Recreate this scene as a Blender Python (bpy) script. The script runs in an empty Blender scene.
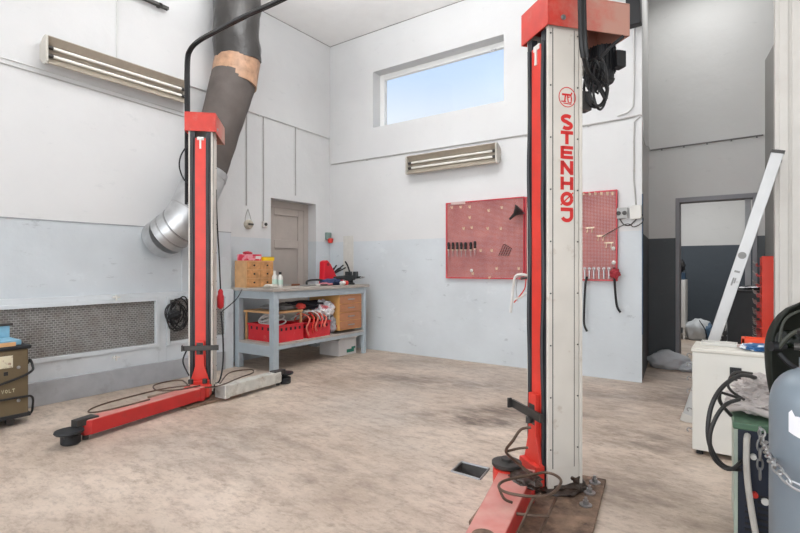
import bpy, bmesh, math, random
from math import sin, cos, pi, radians
from mathutils import Vector, Matrix, noise
S = bpy.context.scene
COL = S.collection

# ------------------------------------------------------------------ camera
H = 1.2
YAW = radians(35.15)
F = 490.0
cam_d = bpy.data.cameras.new('camera'); cam = bpy.data.objects.new('camera', cam_d); COL.objects.link(cam)
cam.location = (0, 0, H); cam.rotation_euler = (pi/2, 0, YAW)
cam_d.sensor_width = 36; cam_d.lens = 36*F/800; cam_d.clip_start = .02
S.camera = cam
# ------------------------------------------------------------------ world (pale blue sky)
w = bpy.data.worlds.new('sky'); S.world = w; w.use_nodes = True
nt = w.node_tree; nt.nodes.clear()
tc = nt.nodes.new('ShaderNodeTexCoord'); sx = nt.nodes.new('ShaderNodeSeparateXYZ')
rp = nt.nodes.new('ShaderNodeValToRGB'); bg = nt.nodes.new('ShaderNodeBackground'); wo = nt.nodes.new('ShaderNodeOutputWorld')
nt.links.new(tc.outputs['Generated'], sx.inputs[0]); nt.links.new(sx.outputs['Z'], rp.inputs[0])
nt.links.new(rp.outputs[0], bg.inputs[0]); nt.links.new(bg.outputs[0], wo.inputs[0])
e = rp.color_ramp.elements
e[0].position = 0; e[0].color = (.86, .90, .96, 1)
e[1].position = .46; e[1].color = (.44, .60, .90, 1)
m = e.new(.27); m.color = (.78, .84, .90, 1)
m = e.new(.36); m.color = (.54, .69, .90, 1)
bg.inputs[1].default_value = 1.15

def area(name, loc, rot, sx_, sy_, power, col=(1, 1, 1)):
    l = bpy.data.lights.new(name, 'AREA'); l.shape = 'RECTANGLE'; l.size = sx_; l.size_y = sy_; l.energy = power; l.color = col
    o = bpy.data.objects.new(name, l); COL.objects.link(o); o.location = loc; o.rotation_euler = rot
    return o
area('daylight_gate', (-1.0, -2.85, 2.1), (radians(112), 0, 0), 7.0, 3.9, 225, (.965, .985, 1.0))
area('side_fill', (3.1, .8, 2.2), (radians(112), 0, radians(90)), 6.0, 3.4, 30, (.965, .985, 1.0))  # added fill from the right; that wall has no opening
area('ceiling_fill', (-2.7, 2.9, 3.82), (radians(180), 0, 0), 1.4, 1.4, 135, (.965, .985, 1.0))  # added upward fill to brighten the ceiling; no such lamp hangs here
area('alcove_fill', (-.35, 6.2, 4.5), (0, 0, 0), .8, .8, 10, (1.0, 1.0, 1.0))  # added fill to lighten the alcove, not an actual fitting
area('back_room_fill', (-.6, 8.6, 2.85), (0, 0, 0), 1.4, .6, 45, (1, 1, 1))  # added fill for the back room, whose own source is unseen
S.view_settings.view_transform = 'Standard'; S.view_settings.look = 'None'
S.view_settings.gamma = 1; S.view_settings.use_curve_mapping = False; S.view_settings.exposure = 0.0

# ------------------------------------------------------------------ photo-to-place maths
FW = Vector((-sin(YAW), cos(YAW), 0)); RT = Vector((cos(YAW), sin(YAW), 0))
def cf(r, f, z=0): v = RT*r + FW*f; return Vector((v.x, v.y, z))
def W(u, v, t): return cf((u-400)/F*t, t, H + (267-v)/F*t)
def Fl(u, v, z=0): t = (H-z)*F/(v-267); return W(u, v, t)
def dirv(u): return FW + RT*((u-400)/F)
def PX(u, v, x): t = x/dirv(u).x; return W(u, v, t)
def PY(u, v, y): t = y/dirv(u).y; return W(u, v, t)
def heading(a): return radians(90) + YAW - radians(a)

# ------------------------------------------------------------------ materials
MATS = {}
def srgb(*c): return tuple(((x/255)/12.92 if x/255 <= .04045 else ((x/255+.055)/1.055)**2.4) for x in c)
def mat(name, c, rough=.5, metal=0.0, var=.12, scale=6.0, bump=.0, bscale=60.0, dirt=None, dirt_amt=.5, dirt_scale=3.0, dirt_lo=.55, dirt_hi=.7, trans=0):
    if name in MATS: return MATS[name]
    m = bpy.data.materials.new(name); m.use_nodes = True; n = m.node_tree.nodes; l = m.node_tree.links
    b = n['Principled BSDF']; c = srgb(*c)
    b.inputs['Roughness'].default_value = rough; b.inputs['Metallic'].default_value = metal
    t = n.new('ShaderNodeTexCoord')
    nz = n.new('ShaderNodeTexNoise'); nz.inputs['Scale'].default_value = scale; nz.inputs['Detail'].default_value = 6
    l.new(t.outputs['Object'], nz.inputs[0])
    r = n.new('ShaderNodeValToRGB'); r.color_ramp.elements[0].position = .3; r.color_ramp.elements[1].position = .7
    r.color_ramp.elements[0].color = (*[x*(1-var) for x in c], 1); r.color_ramp.elements[1].color = (*[min(1, x*(1+var)) for x in c], 1)
    l.new(nz.outputs[0], r.inputs[0]); out = r.outputs[0]
    if dirt:
        n2 = n.new('ShaderNodeTexNoise'); n2.inputs['Scale'].default_value = dirt_scale; n2.inputs['Detail'].default_value = 9; n2.inputs['Roughness'].default_value = .65
        l.new(t.outputs['Object'], n2.inputs[0])
        r2 = n.new('ShaderNodeMapRange'); r2.inputs[1].default_value = dirt_lo; r2.inputs[2].default_value = dirt_hi; r2.inputs[4].default_value = dirt_amt
        l.new(n2.outputs[0], r2.inputs[0])
        mx = n.new('ShaderNodeMixRGB'); l.new(r2.outputs[0], mx.inputs[0]); l.new(out, mx.inputs[1]); mx.inputs[2].default_value = (*srgb(*dirt), 1)
        out = mx.outputs[0]
    l.new(out, b.inputs['Base Color'])
    if bump:
        n3 = n.new('ShaderNodeTexNoise'); n3.inputs['Scale'].default_value = bscale; n3.inputs['Detail'].default_value = 5
        l.new(t.outputs['Object'], n3.inputs[0])
        bp = n.new('ShaderNodeBump'); bp.inputs['Strength'].default_value = bump; bp.inputs['Distance'].default_value = .01
        l.new(n3.outputs[0], bp.inputs['Height']); l.new(bp.outputs[0], b.inputs['Normal'])
    MATS[name] = m
    return m

def wall_mat(name, low, up, z, chip=(150, 155, 160), boards=False):
    m = bpy.data.materials.new(name); m.use_nodes = True; n = m.node_tree.nodes; l = m.node_tree.links
    b = n['Principled BSDF']; b.inputs['Roughness'].default_value = .6
    g = n.new('ShaderNodeNewGeometry'); s = n.new('ShaderNodeSeparateXYZ'); l.new(g.outputs['Position'], s.inputs[0])
    nz = n.new('ShaderNodeTexNoise'); nz.inputs['Scale'].default_value = 1.6; nz.inputs['Detail'].default_value = 8; l.new(g.outputs['Position'], nz.inputs[0])
    wob = n.new('ShaderNodeMath'); wob.operation = 'MULTIPLY_ADD'; wob.inputs[1].default_value = .012; l.new(nz.outputs[0], wob.inputs[0]); l.new(s.outputs['Z'], wob.inputs[2])
    gt = n.new('ShaderNodeMath'); gt.operation = 'GREATER_THAN'; gt.inputs[1].default_value = z+.006; l.new(wob.outputs[0], gt.inputs[0])
    def vary(c, v):
        r = n.new('ShaderNodeValToRGB'); c = srgb(*c); r.color_ramp.elements[0].position = .3; r.color_ramp.elements[1].position = .7
        r.color_ramp.elements[0].color = (*[x*(1-v) for x in c], 1); r.color_ramp.elements[1].color = (*[min(1, x*(1+v)) for x in c], 1)
        l.new(nz.outputs[0], r.inputs[0]); return r.outputs[0]
    mx = n.new('ShaderNodeMixRGB'); l.new(gt.outputs[0], mx.inputs[0]); l.new(vary(low, .07), mx.inputs[1]); l.new(vary(up, .03), mx.inputs[2])
    # chips and scuffs in the lower paint
    mp = n.new('ShaderNodeMapping'); mp.inputs['Scale'].default_value = (1, 1, 2.2); l.new(g.outputs['Position'], mp.inputs[0])
    n2 = n.new('ShaderNodeTexNoise'); n2.inputs['Scale'].default_value = 4.5; n2.inputs['Detail'].default_value = 10; n2.inputs['Roughness'].default_value = .72; l.new(mp.outputs[0], n2.inputs[0])
    r2 = n.new('ShaderNodeMapRange'); r2.inputs[1].default_value = .61; r2.inputs[2].default_value = .68; r2.inputs[4].default_value = .55; l.new(n2.outputs[0], r2.inputs[0])
    k = n.new('ShaderNodeMath'); k.operation = 'MULTIPLY_ADD'; k.inputs[1].default_value = -.75; k.inputs[2].default_value = 1; l.new(gt.outputs[0], k.inputs[0])
    k2 = n.new('ShaderNodeMath'); k2.operation = 'MULTIPLY'; l.new(r2.outputs[0], k2.inputs[0]); l.new(k.outputs[0], k2.inputs[1])
    mx2 = n.new('ShaderNodeMixRGB'); l.new(k2.outputs[0], mx2.inputs[0]); l.new(mx.outputs[0], mx2.inputs[1]); mx2.inputs[2].default_value = (*srgb(*chip), 1)
    n4 = n.new('ShaderNodeTexNoise'); n4.inputs['Scale'].default_value = 3.1; n4.inputs['Detail'].default_value = 10; n4.inputs['Roughness'].default_value = .7
    mp4 = n.new('ShaderNodeMapping'); mp4.inputs['Location'].default_value = (7, 3, 1); mp4.inputs['Scale'].default_value = (1, 1, 1.6); l.new(g.outputs['Position'], mp4.inputs[0]); l.new(mp4.outputs[0], n4.inputs[0])
    r4 = n.new('ShaderNodeMapRange'); r4.inputs[1].default_value = .6; r4.inputs[2].default_value = .7; r4.inputs[4].default_value = .4; l.new(n4.outputs[0], r4.inputs[0])
    mx4 = n.new('ShaderNodeMixRGB'); l.new(r4.outputs[0], mx4.inputs[0]); l.new(mx2.outputs[0], mx4.inputs[1]); mx4.inputs[2].default_value = (*srgb(*[min(235, int(x*1.08)+6) for x in low]), 1)
    mx5 = n.new('ShaderNodeMixRGB'); l.new(gt.outputs[0], mx5.inputs[0]); l.new(mx4.outputs[0], mx5.inputs[1]); l.new(mx2.outputs[0], mx5.inputs[2])
    l.new(mx5.outputs[0], b.inputs['Base Color'])
    bp = n.new('ShaderNodeBump'); bp.inputs['Strength'].default_value = .35; bp.inputs['Distance'].default_value = .02
    n3 = n.new('ShaderNodeTexNoise'); n3.inputs['Scale'].default_value = 5; n3.inputs['Detail'].default_value = 9; l.new(g.outputs['Position'], n3.inputs[0]); l.new(n3.outputs[0], bp.inputs['Height'])
    l.new(bp.outputs[0], b.inputs['Normal'])
    return m

# ------------------------------------------------------------------ mesh builder
def spline(pts, n=8, closed=False):
    P = [Vector(p) for p in pts]; N = len(P); out = []
    rng = range(N if closed else N-1)
    for i in rng:
        if closed: a, b, c, d = P[(i-1) % N], P[i], P[(i+1) % N], P[(i+2) % N]
        else: a, b, c, d = P[max(i-1, 0)], P[i], P[i+1], P[min(i+2, N-1)]
        for k in range(n):
            t = k/n
            out.append(.5*((2*b)+(c-a)*t+(2*a-5*b+4*c-d)*t*t+(3*b-a-3*c+d)*t**3))
    if not closed: out.append(P[-1])
    return out

class MB:
    def __init__(s): s.bm = bmesh.new()
    def box(s, x0, x1, y0, y1, z0, z1, M=None):
        vs = []
        for x in (x0, x1):
            for y in (y0, y1):
                for z in (z0, z1):
                    p = Vector((x, y, z)); vs.append(s.bm.verts.new(M @ p if M else p))
        for f in ((0, 1, 3, 2), (4, 6, 7, 5), (0, 4, 5, 1), (2, 3, 7, 6), (0, 2, 6, 4), (1, 5, 7, 3)):
            s.bm.faces.new([vs[i] for i in f])
        return s
    def prism(s, poly, z0, z1, M=None):
        a = [Vector((x, y, z0)) for x, y in poly]; b = [Vector((x, y, z1)) for x, y in poly]
        if M: a = [M @ p for p in a]; b = [M @ p for p in b]
        a = [s.bm.verts.new(p) for p in a]; b = [s.bm.verts.new(p) for p in b]; n = len(a)
        s.bm.faces.new(a[::-1]); s.bm.faces.new(b)
        for i in range(n): s.bm.faces.new((a[i], a[(i+1) % n], b[(i+1) % n], b[i]))
        return s
    def quad(s, *p): s.bm.faces.new([s.bm.verts.new(Vector(q)) for q in p]); return s
    def lathe(s, prof, c=(0, 0, 0), axis=(0, 0, 1), seg=24, M=None):
        c = Vector(c); q = Vector((0, 0, 1)).rotation_difference(Vector(axis).normalized())
        rings = []
        for r, z in prof:
            ring = []
            for i in range(seg):
                a = 2*pi*i/seg; p = q @ Vector((r*cos(a), r*sin(a), z)) + c
                ring.append(s.bm.verts.new(M @ p if M else p))
            rings.append(ring)
        for a, b in zip(rings, rings[1:]):
            for i in range(seg): s.bm.faces.new((a[i], a[(i+1) % seg], b[(i+1) % seg], b[i]))
        s.bm.faces.new(rings[0][::-1]); s.bm.faces.new(rings[-1])
        return s
    def cyl(s, p0, p1, r, r1=None, seg=16):
        p0 = Vector(p0); p1 = Vector(p1); d = p1-p0
        return s.lathe([(r, 0), (r if r1 is None else r1, d.length)], p0, d, seg)
    def tube(s, pts, r, seg=8, closed=False, n=8, smooth=True, rad=None):
        P = spline(pts, n, closed) if smooth else [Vector(p) for p in pts]
        N = len(P); rings = []; nrm = None
        for i in range(N):
            if closed: t = P[(i+1) % N]-P[i-1]
            else: t = P[min(i+1, N-1)]-P[max(i-1, 0)]
            if t.length < 1e-9: t = Vector((0, 0, 1))
            t.normalize()
            if nrm is None:
                nrm = t.cross(Vector((0, 0, 1)) if abs(t.z) < .9 else Vector((1, 0, 0))).normalized()
            else:
                nrm = (nrm - t*nrm.dot(t)); nrm.normalize()
            bn = t.cross(nrm); rr = rad(i/(N-1)) if rad else r
            rings.append([s.bm.verts.new(P[i]+(nrm*cos(2*pi*k/seg)+bn*sin(2*pi*k/seg))*rr) for k in range(seg)])
        pr = list(zip(rings, rings[1:]))
        if closed: pr.append((rings[-1], rings[0]))
        for a, b in pr:
            for k in range(seg): s.bm.faces.new((a[k], a[(k+1) % seg], b[(k+1) % seg], b[k]))
        if not closed: s.bm.faces.new(rings[0][::-1]); s.bm.faces.new(rings[-1])
        return s
    def torus(s, c, ax1, ax2, R1, R2, r, seg=8, n=28):
        c = Vector(c); ax1 = Vector(ax1); ax2 = Vector(ax2)
        return s.tube([c+ax1*R1*cos(2*pi*k/n)+ax2*R2*sin(2*pi*k/n) for k in range(n)], r, seg, True, smooth=False)
    def blob(s, c, size, seed=0, amp=.18, fr=2.5, sub=4, floor=None, M=None, fold=0):
        t = bmesh.new(); bmesh.ops.create_icosphere(t, subdivisions=sub, radius=1)
        c = Vector(c); mp = {}
        for v in t.verts:
            p = v.co.copy(); d = noise.noise(p*fr+Vector((seed*7.1, seed*3.3, 1))) + .5*noise.noise(p*fr*2.3+Vector((seed, 5, seed)))
            if fold: d += fold*abs(noise.noise(p*fr*3+Vector((seed, 2, 3))))
            p = p*(1+amp*d); q = Vector((p.x*size[0], p.y*size[1], p.z*size[2]))+c
            if floor is not None and q.z < floor: q.z = floor
            mp[v.index] = s.bm.verts.new(M @ q if M else q)
        for f in t.faces: s.bm.faces.new([mp[v.index] for v in f.verts])
        t.free(); return s
    def ribbon(s, pts, wd, M, th=.0015, closed=False):
        P = [Vector((x, y)) for x, y in pts]; N = len(P)
        L = []; R = []
        for i in range(N):
            if closed: a, b = P[i-1], P[(i+1) % N]
            else: a, b = P[max(i-1, 0)], P[min(i+1, N-1)]
            t = (b-a).normalized(); n_ = Vector((-t.y, t.x))
            L.append(P[i]+n_*wd/2); R.append(P[i]-n_*wd/2)
        rg = range(N if closed else N-1)
        for i in rg:
            j = (i+1) % N
            s.prism([tuple(L[i]), tuple(R[i]), tuple(R[j]), tuple(L[j])], 0, th, M)
        return s
    def build(s, name, m, parent=None, bevel=0, smooth=False):
        bmesh.ops.recalc_face_normals(s.bm, faces=s.bm.faces)
        me = bpy.data.meshes.new(name); s.bm.to_mesh(me); s.bm.free(); me.materials.append(m)
        o = bpy.data.objects.new(name, me); COL.objects.link(o)
        if parent: o.parent = parent
        if smooth:
            for p in me.polygons: p.use_smooth = True
            try: me.set_sharp_from_angle(angle=radians(40))
            except Exception: pass
        if bevel:
            b = o.modifiers.new('bevel', 'BEVEL'); b.width = bevel; b.segments = 2; b.limit_method = 'ANGLE'; b.angle_limit = radians(40)
        return o
def thing(name, label, cat, loc=(0, 0, 0), rz=0, group=None):
    o = bpy.data.objects.new(name, None); COL.objects.link(o); o.empty_display_size = .1
    o.location = loc; o.rotation_euler = (0, 0, rz); tag(o, label, cat, group); return o
def tag(o, label, cat, group=None):
    o['label'] = label; o['category'] = cat; o['kind'] = 'thing'
    if group: o['group'] = group
    return o
def struct(o): o['kind'] = 'structure'; return o
def plab(o, label): o['label'] = label; return o
ORD = ['first', 'second', 'third', 'fourth', 'fifth', 'sixth', 'seventh']
def RM(loc, rz=0, rx=0, ry=0): return Matrix.Translation(Vector(loc)) @ Matrix.Rotation(rz, 4, 'Z') @ Matrix.Rotation(ry, 4, 'Y') @ Matrix.Rotation(rx, 4, 'X')

# common materials
WHITE = (226, 226, 224)
m_white = mat('white_paint', (225, 224, 220), .45, var=.03)
m_offwh = mat('old_white_paint', (214, 208, 199), .4, var=.05, dirt=(150, 120, 90), dirt_amt=.45, dirt_scale=9, dirt_lo=.6, dirt_hi=.72)
m_red = mat('red_enamel', (212, 58, 46), .4, var=.1, dirt=(140, 84, 70), dirt_amt=.5, dirt_scale=7, dirt_lo=.56, dirt_hi=.75)
m_redhood = mat('weathered_red_enamel', (186, 58, 46), .45, var=.14, scale=9, dirt=(150, 112, 92), dirt_amt=.7, dirt_scale=5, dirt_lo=.5, dirt_hi=.72)
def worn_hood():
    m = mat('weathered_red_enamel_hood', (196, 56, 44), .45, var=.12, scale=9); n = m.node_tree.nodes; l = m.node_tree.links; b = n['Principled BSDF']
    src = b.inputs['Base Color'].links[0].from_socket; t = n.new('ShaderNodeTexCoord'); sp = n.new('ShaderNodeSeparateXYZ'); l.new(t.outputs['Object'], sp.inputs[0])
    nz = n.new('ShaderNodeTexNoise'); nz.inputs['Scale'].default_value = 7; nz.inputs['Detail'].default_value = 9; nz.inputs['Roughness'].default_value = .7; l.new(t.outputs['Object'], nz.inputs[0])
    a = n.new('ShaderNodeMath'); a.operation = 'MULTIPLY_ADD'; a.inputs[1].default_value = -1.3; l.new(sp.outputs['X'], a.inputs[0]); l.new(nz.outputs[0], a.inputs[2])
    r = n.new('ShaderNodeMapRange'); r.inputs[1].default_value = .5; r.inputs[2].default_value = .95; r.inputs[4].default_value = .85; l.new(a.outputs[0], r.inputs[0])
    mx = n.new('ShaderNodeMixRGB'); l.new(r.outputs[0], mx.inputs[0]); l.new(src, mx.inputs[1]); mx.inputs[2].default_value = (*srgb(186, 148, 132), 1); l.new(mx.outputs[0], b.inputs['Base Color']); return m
def dusty(name, c, dust):
    m = mat(name, c, .45, var=.1, dirt=(120, 60, 50), dirt_amt=.5, dirt_scale=7, dirt_lo=.58, dirt_hi=.75); n = m.node_tree.nodes; l = m.node_tree.links; b = n['Principled BSDF']
    src = b.inputs['Base Color'].links[0].from_socket; t = n.new('ShaderNodeTexCoord'); sp = n.new('ShaderNodeSeparateXYZ'); l.new(t.outputs['Normal'], sp.inputs[0])
    nz = n.new('ShaderNodeTexNoise'); nz.inputs['Scale'].default_value = 8; nz.inputs['Detail'].default_value = 8; l.new(t.outputs['Object'], nz.inputs[0])
    a = n.new('ShaderNodeMath'); a.operation = 'MULTIPLY'; l.new(sp.outputs['Z'], a.inputs[0]); l.new(nz.outputs[0], a.inputs[1]); a.use_clamp = True
    mx = n.new('ShaderNodeMixRGB'); l.new(a.outputs[0], mx.inputs[0]); l.new(src, mx.inputs[1]); mx.inputs[2].default_value = (*srgb(*dust), 1); l.new(mx.outputs[0], b.inputs['Base Color']); return m
m_armred = dusty('dusty_red_enamel', (186, 42, 40), (214, 176, 164))
m_black = mat('black_rubber', (26, 27, 30), .55, var=.2)
m_seal = mat('grey_black_seal', (40, 42, 46), .45, var=.35, scale=5)
m_hose = mat('black_hose_rubber', (22, 22, 24), .4, var=.2)
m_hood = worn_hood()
m_armwh = mat('worn_arm_paint', (196, 194, 186), .5, var=.12, scale=12, dirt=(130, 112, 94), dirt_amt=.7, dirt_scale=7, dirt_lo=.5, dirt_hi=.65)
m_steel = mat('bright_steel', (170, 170, 170), .35, .9, var=.15)
m_dsteel = mat('dark_steel', (74, 72, 70), .45, .6, var=.25)
m_rust = mat('rusty_steel', (138, 114, 96), .7, .3, var=.3, scale=14, dirt=(60, 44, 36), dirt_amt=.8, dirt_scale=6, dirt_lo=.45, dirt_hi=.62, bump=.4)
m_rod = mat('brown_rod_steel', (92, 74, 62), .5, .5, var=.25, scale=20)
m_grease = mat('black_grease', (50, 36, 28), .35, var=.4, scale=20, bump=.8, bscale=30)
m_plastic = mat('white_plastic', (214, 212, 206), .4, var=.03)
m_galv = mat('galvanised_sheet', (190, 191, 192), .36, .75, var=.14, scale=9)
m_wood = mat('pine_wood', (206, 160, 112), .5, var=.12, scale=10)
m_benchp = mat('bench_grey_paint', (170, 180, 186), .55, var=.07, dirt=(128, 128, 124), dirt_amt=.5, dirt_scale=8, dirt_lo=.6, dirt_hi=.75)

# ------------------------------------------------------------------ room shell
CZ = 4.594
XA, XR, YB, YC = -5.03, -5.24, 5.568, 6.9
mA = wall_mat('left_wall_paint', (196, 202, 206), (210, 210, 210), 1.612)
mB = wall_mat('window_wall_paint', (204, 210, 214), (214, 214, 214), 1.57)
mC = wall_mat('alcove_paint', (82, 87, 90), (204, 204, 202), 1.55, chip=(100, 105, 110))
mD = wall_mat('back_room_paint', (68, 76, 84), (208, 208, 206), 1.57, chip=(78, 84, 90))
m_ceil = mat('ceiling_white', (242, 241, 240), .8, var=.02)

# floor with the drain pit cut out of it
fm = bpy.data.materials.new('worn_concrete'); fm.use_nodes = True; n = fm.node_tree.nodes; l = fm.node_tree.links; b = n['Principled BSDF']
g = n.new('ShaderNodeNewGeometry')
def nse(sc, det=8, ro=.6, loc=(0, 0, 0), scl=(1, 1, 1), rot=0):
    mp = n.new('ShaderNodeMapping'); mp.inputs['Location'].default_value = loc; mp.inputs['Scale'].default_value = scl; mp.inputs['Rotation'].default_value = (0, 0, rot)
    l.new(g.outputs['Position'], mp.inputs[0]); x = n.new('ShaderNodeTexNoise'); x.inputs['Scale'].default_value = sc; x.inputs['Detail'].default_value = det; x.inputs['Roughness'].default_value = ro
    l.new(mp.outputs[0], x.inputs[0]); return x.outputs[0]
def rng(i, a, b_, c, d):
    r = n.new('ShaderNodeMapRange'); r.inputs[1].default_value = a; r.inputs[2].default_value = b_; r.inputs[3].default_value = c; r.inputs[4].default_value = d; l.new(i, r.inputs[0]); return r.outputs[0]
def mixc(f, a, col):
    x = n.new('ShaderNodeMixRGB'); l.new(f, x.inputs[0]); l.new(a, x.inputs[1]); x.inputs[2].default_value = (*srgb(*col), 1); return x.outputs[0]
r = n.new('ShaderNodeValToRGB'); l.new(nse(1.1, 10, .62), r.inputs[0])
r.color_ramp.elements[0].position = .32; r.color_ramp.elements[0].color = (*srgb(176, 158, 141), 1)
r.color_ramp.elements[1].position = .68; r.color_ramp.elements[1].color = (*srgb(214, 197, 181), 1)
c = r.outputs[0]
c = mixc(rng(nse(.9, 12, .7, (3, 9, 0), (1, 1.6, 1), .5), .52, .72, 0, .75), c, (146, 128, 112))
c = mixc(rng(nse(2.6, 12, .75, (13, 1, 0), (1, 2.4, 1), .35), .58, .74, 0, .7), c, (118, 102, 90))
c = mixc(rng(nse(.6, 5, .5, (5, 2, 0)), .5, .7, 0, .5), c, (178, 174, 168))
c = mixc(rng(nse(9, 8, .7, (1, 5, 0), (1, 3, 1), .9), .62, .72, 0, .4), c, (222, 212, 200))
c = mixc(rng(nse(5, 12, .78, (2, 8, 0), (1, 2.2, 1), .45), .46, .66, 0, .7), c, (138, 120, 106))
c = mixc(rng(nse(18, 8, .7, (9, 2, 0), (1, 1.5, 1)), .52, .68, 0, .45), c, (116, 102, 90))
c = mixc(rng(nse(1.7, 9, .65, (4, 4, 0)), .55, .7, 0, .45), c, (222, 206, 190))
# oily patches where cars were worked on
def patch(cx, cy, rx, ry, rot, amt, col, c, thr=.42):
    mp = n.new('ShaderNodeMapping'); mp.vector_type = 'TEXTURE'; mp.inputs['Location'].default_value = (cx, cy, 0); mp.inputs['Rotation'].default_value = (0, 0, rot); mp.inputs['Scale'].default_value = (rx, ry, 1)
    l.new(g.outputs['Position'], mp.inputs[0]); ln = n.new('ShaderNodeVectorMath'); ln.operation = 'LENGTH'; l.new(mp.outputs[0], ln.inputs[0])
    d = rng(ln.outputs['Value'], 0, 1, 1, 0); nn = rng(nse(4, 9, .7, (cx, cy, 0), (1, 2, 1), rot), .35, .65, 0, 1)
    ml = n.new('ShaderNodeMath'); ml.operation = 'MULTIPLY'; l.new(d, ml.inputs[0]); l.new(nn, ml.inputs[1])
    return mixc(rng(ml.outputs[0], .05, .6, 0, amt), c, col)
for (u, v, rx, ry, am) in ((480, 420, .8, .35, .9), (400, 378, .9, .3, .7), (640, 440, .5, .35, .6), (250, 440, 1.2, .5, .35), (450, 385, 1.2, .3, .6), (640, 490, .5, .5, .5), (340, 480, .7, .4, .3), (690, 400, .7, .8, .6), (640, 398, 1.0, .3, .45), (520, 412, .9, .2, .8)):
    p = Fl(u, v); c = patch(p.x, p.y, rx, ry, .4, am, (98, 84, 76), c)
l.new(c, b.inputs['Base Color'])
rr = rng(nse(1.5, 6), .3, .7, .38, .62); l.new(rr, b.inputs['Roughness'])
bp = n.new('ShaderNodeBump'); bp.inputs['Strength'].default_value = .25; bp.inputs['Distance'].default_value = .01; l.new(nse(14, 9, .7), bp.inputs['Height']); l.new(bp.outputs[0], b.inputs['Normal'])
dr = [Fl(451.5, 472), Fl(461.5, 462.6), Fl(489, 469.5), Fl(480, 480.4)]
fb = MB(); out = [Vector((-5.6, -3.3, 0)), Vector((-5.6, 10.4, 0)), Vector((3.5, 10.4, 0)), Vector((3.5, -3.3, 0))]
ov = [fb.bm.verts.new(p) for p in out]; iv = [fb.bm.verts.new(p) for p in dr]
for i in range(4): fb.bm.faces.new((ov[i], ov[(i+1) % 4], iv[(i+1) % 4], iv[i]))
struct(fb.build('floor', fm))
struct(MB().box(-5.6, 3.5, -3.3, 7.1, CZ, CZ+.15).build('ceiling', m_ceil))

struct(MB().box(-5.6, XA, -3.3, 3.63, 0, CZ).build('wall_left', mA))
wl = MB().box(-5.6, XR, 3.63, 4.41, 0, CZ).box(-5.6, XR, 5.26, YB, 0, CZ).box(-5.6, XR, 4.41, 5.26, 2.13, CZ).box(-5.6, -5.5, 4.41, 5.26, 0, 2.13)
struct(wl.build('wall_left_recessed', wall_mat('left_recess_paint', (200, 206, 210), (212, 212, 212), 1.575)))
WX0, WX1, WZ0, WZ1 = -4.398, -2.387, 3.205, 4.01
wb = MB().box(-5.6, WX0, YB, YB+.34, 0, CZ).box(WX1, -1.0, YB, YB+.34, 0, CZ).box(WX0, WX1, YB, YB+.34, 0, WZ0).box(WX0, WX1, YB, YB+.34, WZ1, CZ)
wb.prism([(-1.0, YB), (-.868, YB), (-.873, YB+.04), (-1.0, YB+.04)], 0, CZ)
struct(wb.build('wall_back', mB))
struct(MB().prism([(-.873, YB+.041), (-1.0, YC), (-1.3, YC), (-1.3, YB+.345), (-1.0, YB+.345), (-1.0, YB+.041)], 0, CZ).build('wall_alcove_left', mC))
wc = MB().box(-1.35, -.66, YC, YC+.15, 0, CZ).box(.075, 3.5, YC, YC+.15, 0, CZ).box(-.66, .075, YC, YC+.15, 1.99, CZ)
struct(wc.build('wall_alcove_back', mC))
m_pier = mat('pier_cream_paint', (210, 207, 201), .5, var=.03, dirt=(190, 184, 176), dirt_amt=.4, dirt_scale=3)
struct(MB().prism([(.185, YC-.001), (.245, 6.46), (1.3, 6.46), (1.3, YC-.001)], 0, 3.53).build('wall_alcove_right', mat('alcove_grey', (150, 148, 144), .6, var=.04)))
struct(MB().box(.19, 3.5, 4.75, 5.0, 0, CZ).build('wall_pier', m_pier))
tr = MB()
for x in (.215, .29, .365, .44, .515, .59, .665): tr.box(x, x+.055, 4.738, 4.7495, .1, CZ-.01)
struct(tr.build('trim_1', m_pier, bevel=.004))
struct(MB().box(1.3, 1.5, 5.0, YC, 0, CZ).build('wall_alcove_far_right', mC))
struct(MB().box(3.3, 3.5, -3.3, 4.75, 0, CZ).build('wall_right', mB))
struct(MB().box(-5.6, -5.2, -3.3, -3.1, 0, CZ).box(2.6, 3.5, -3.3, -3.1, 0, CZ).box(-5.2, 2.6, -3.3, -3.1, 4.15, CZ).build('wall_front', mB))
# back room
struct(MB().box(-2.4, 1.9, 10.2, 10.35, 0, 3.0).build('wall_far', mD))
struct(MB().box(-2.5, -2.4, YC+.15, 10.35, 0, 3.0).box(1.9, 2.0, YC+.15, 10.35, 0, 3.0).build('wall_far_sides', mD))
struct(MB().box(-2.5, 2.0, YC+.15, 10.35, 3.0, 3.1).build('ceiling_far', m_ceil))
# door frame of the alcove doorway
m_frame = mat('grey_door_frame', (136, 136, 140), .5, var=.06)
struct(MB().box(-.70, -.655, YC-.02, YC+.17, 0, 2.04).box(.07, .115, YC-.02, YC+.17, 0, 2.04).box(-.655, .07, YC-.02, YC+.17, 1.985, 2.04).build('door_frame_2', m_frame, bevel=.004))
struct(MB().box(.0, .055, YC+.05, YC+.09, 0, 1.985).build('trim_2', mat('pale_metal_jamb', (165, 168, 170), .5)))
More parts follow.
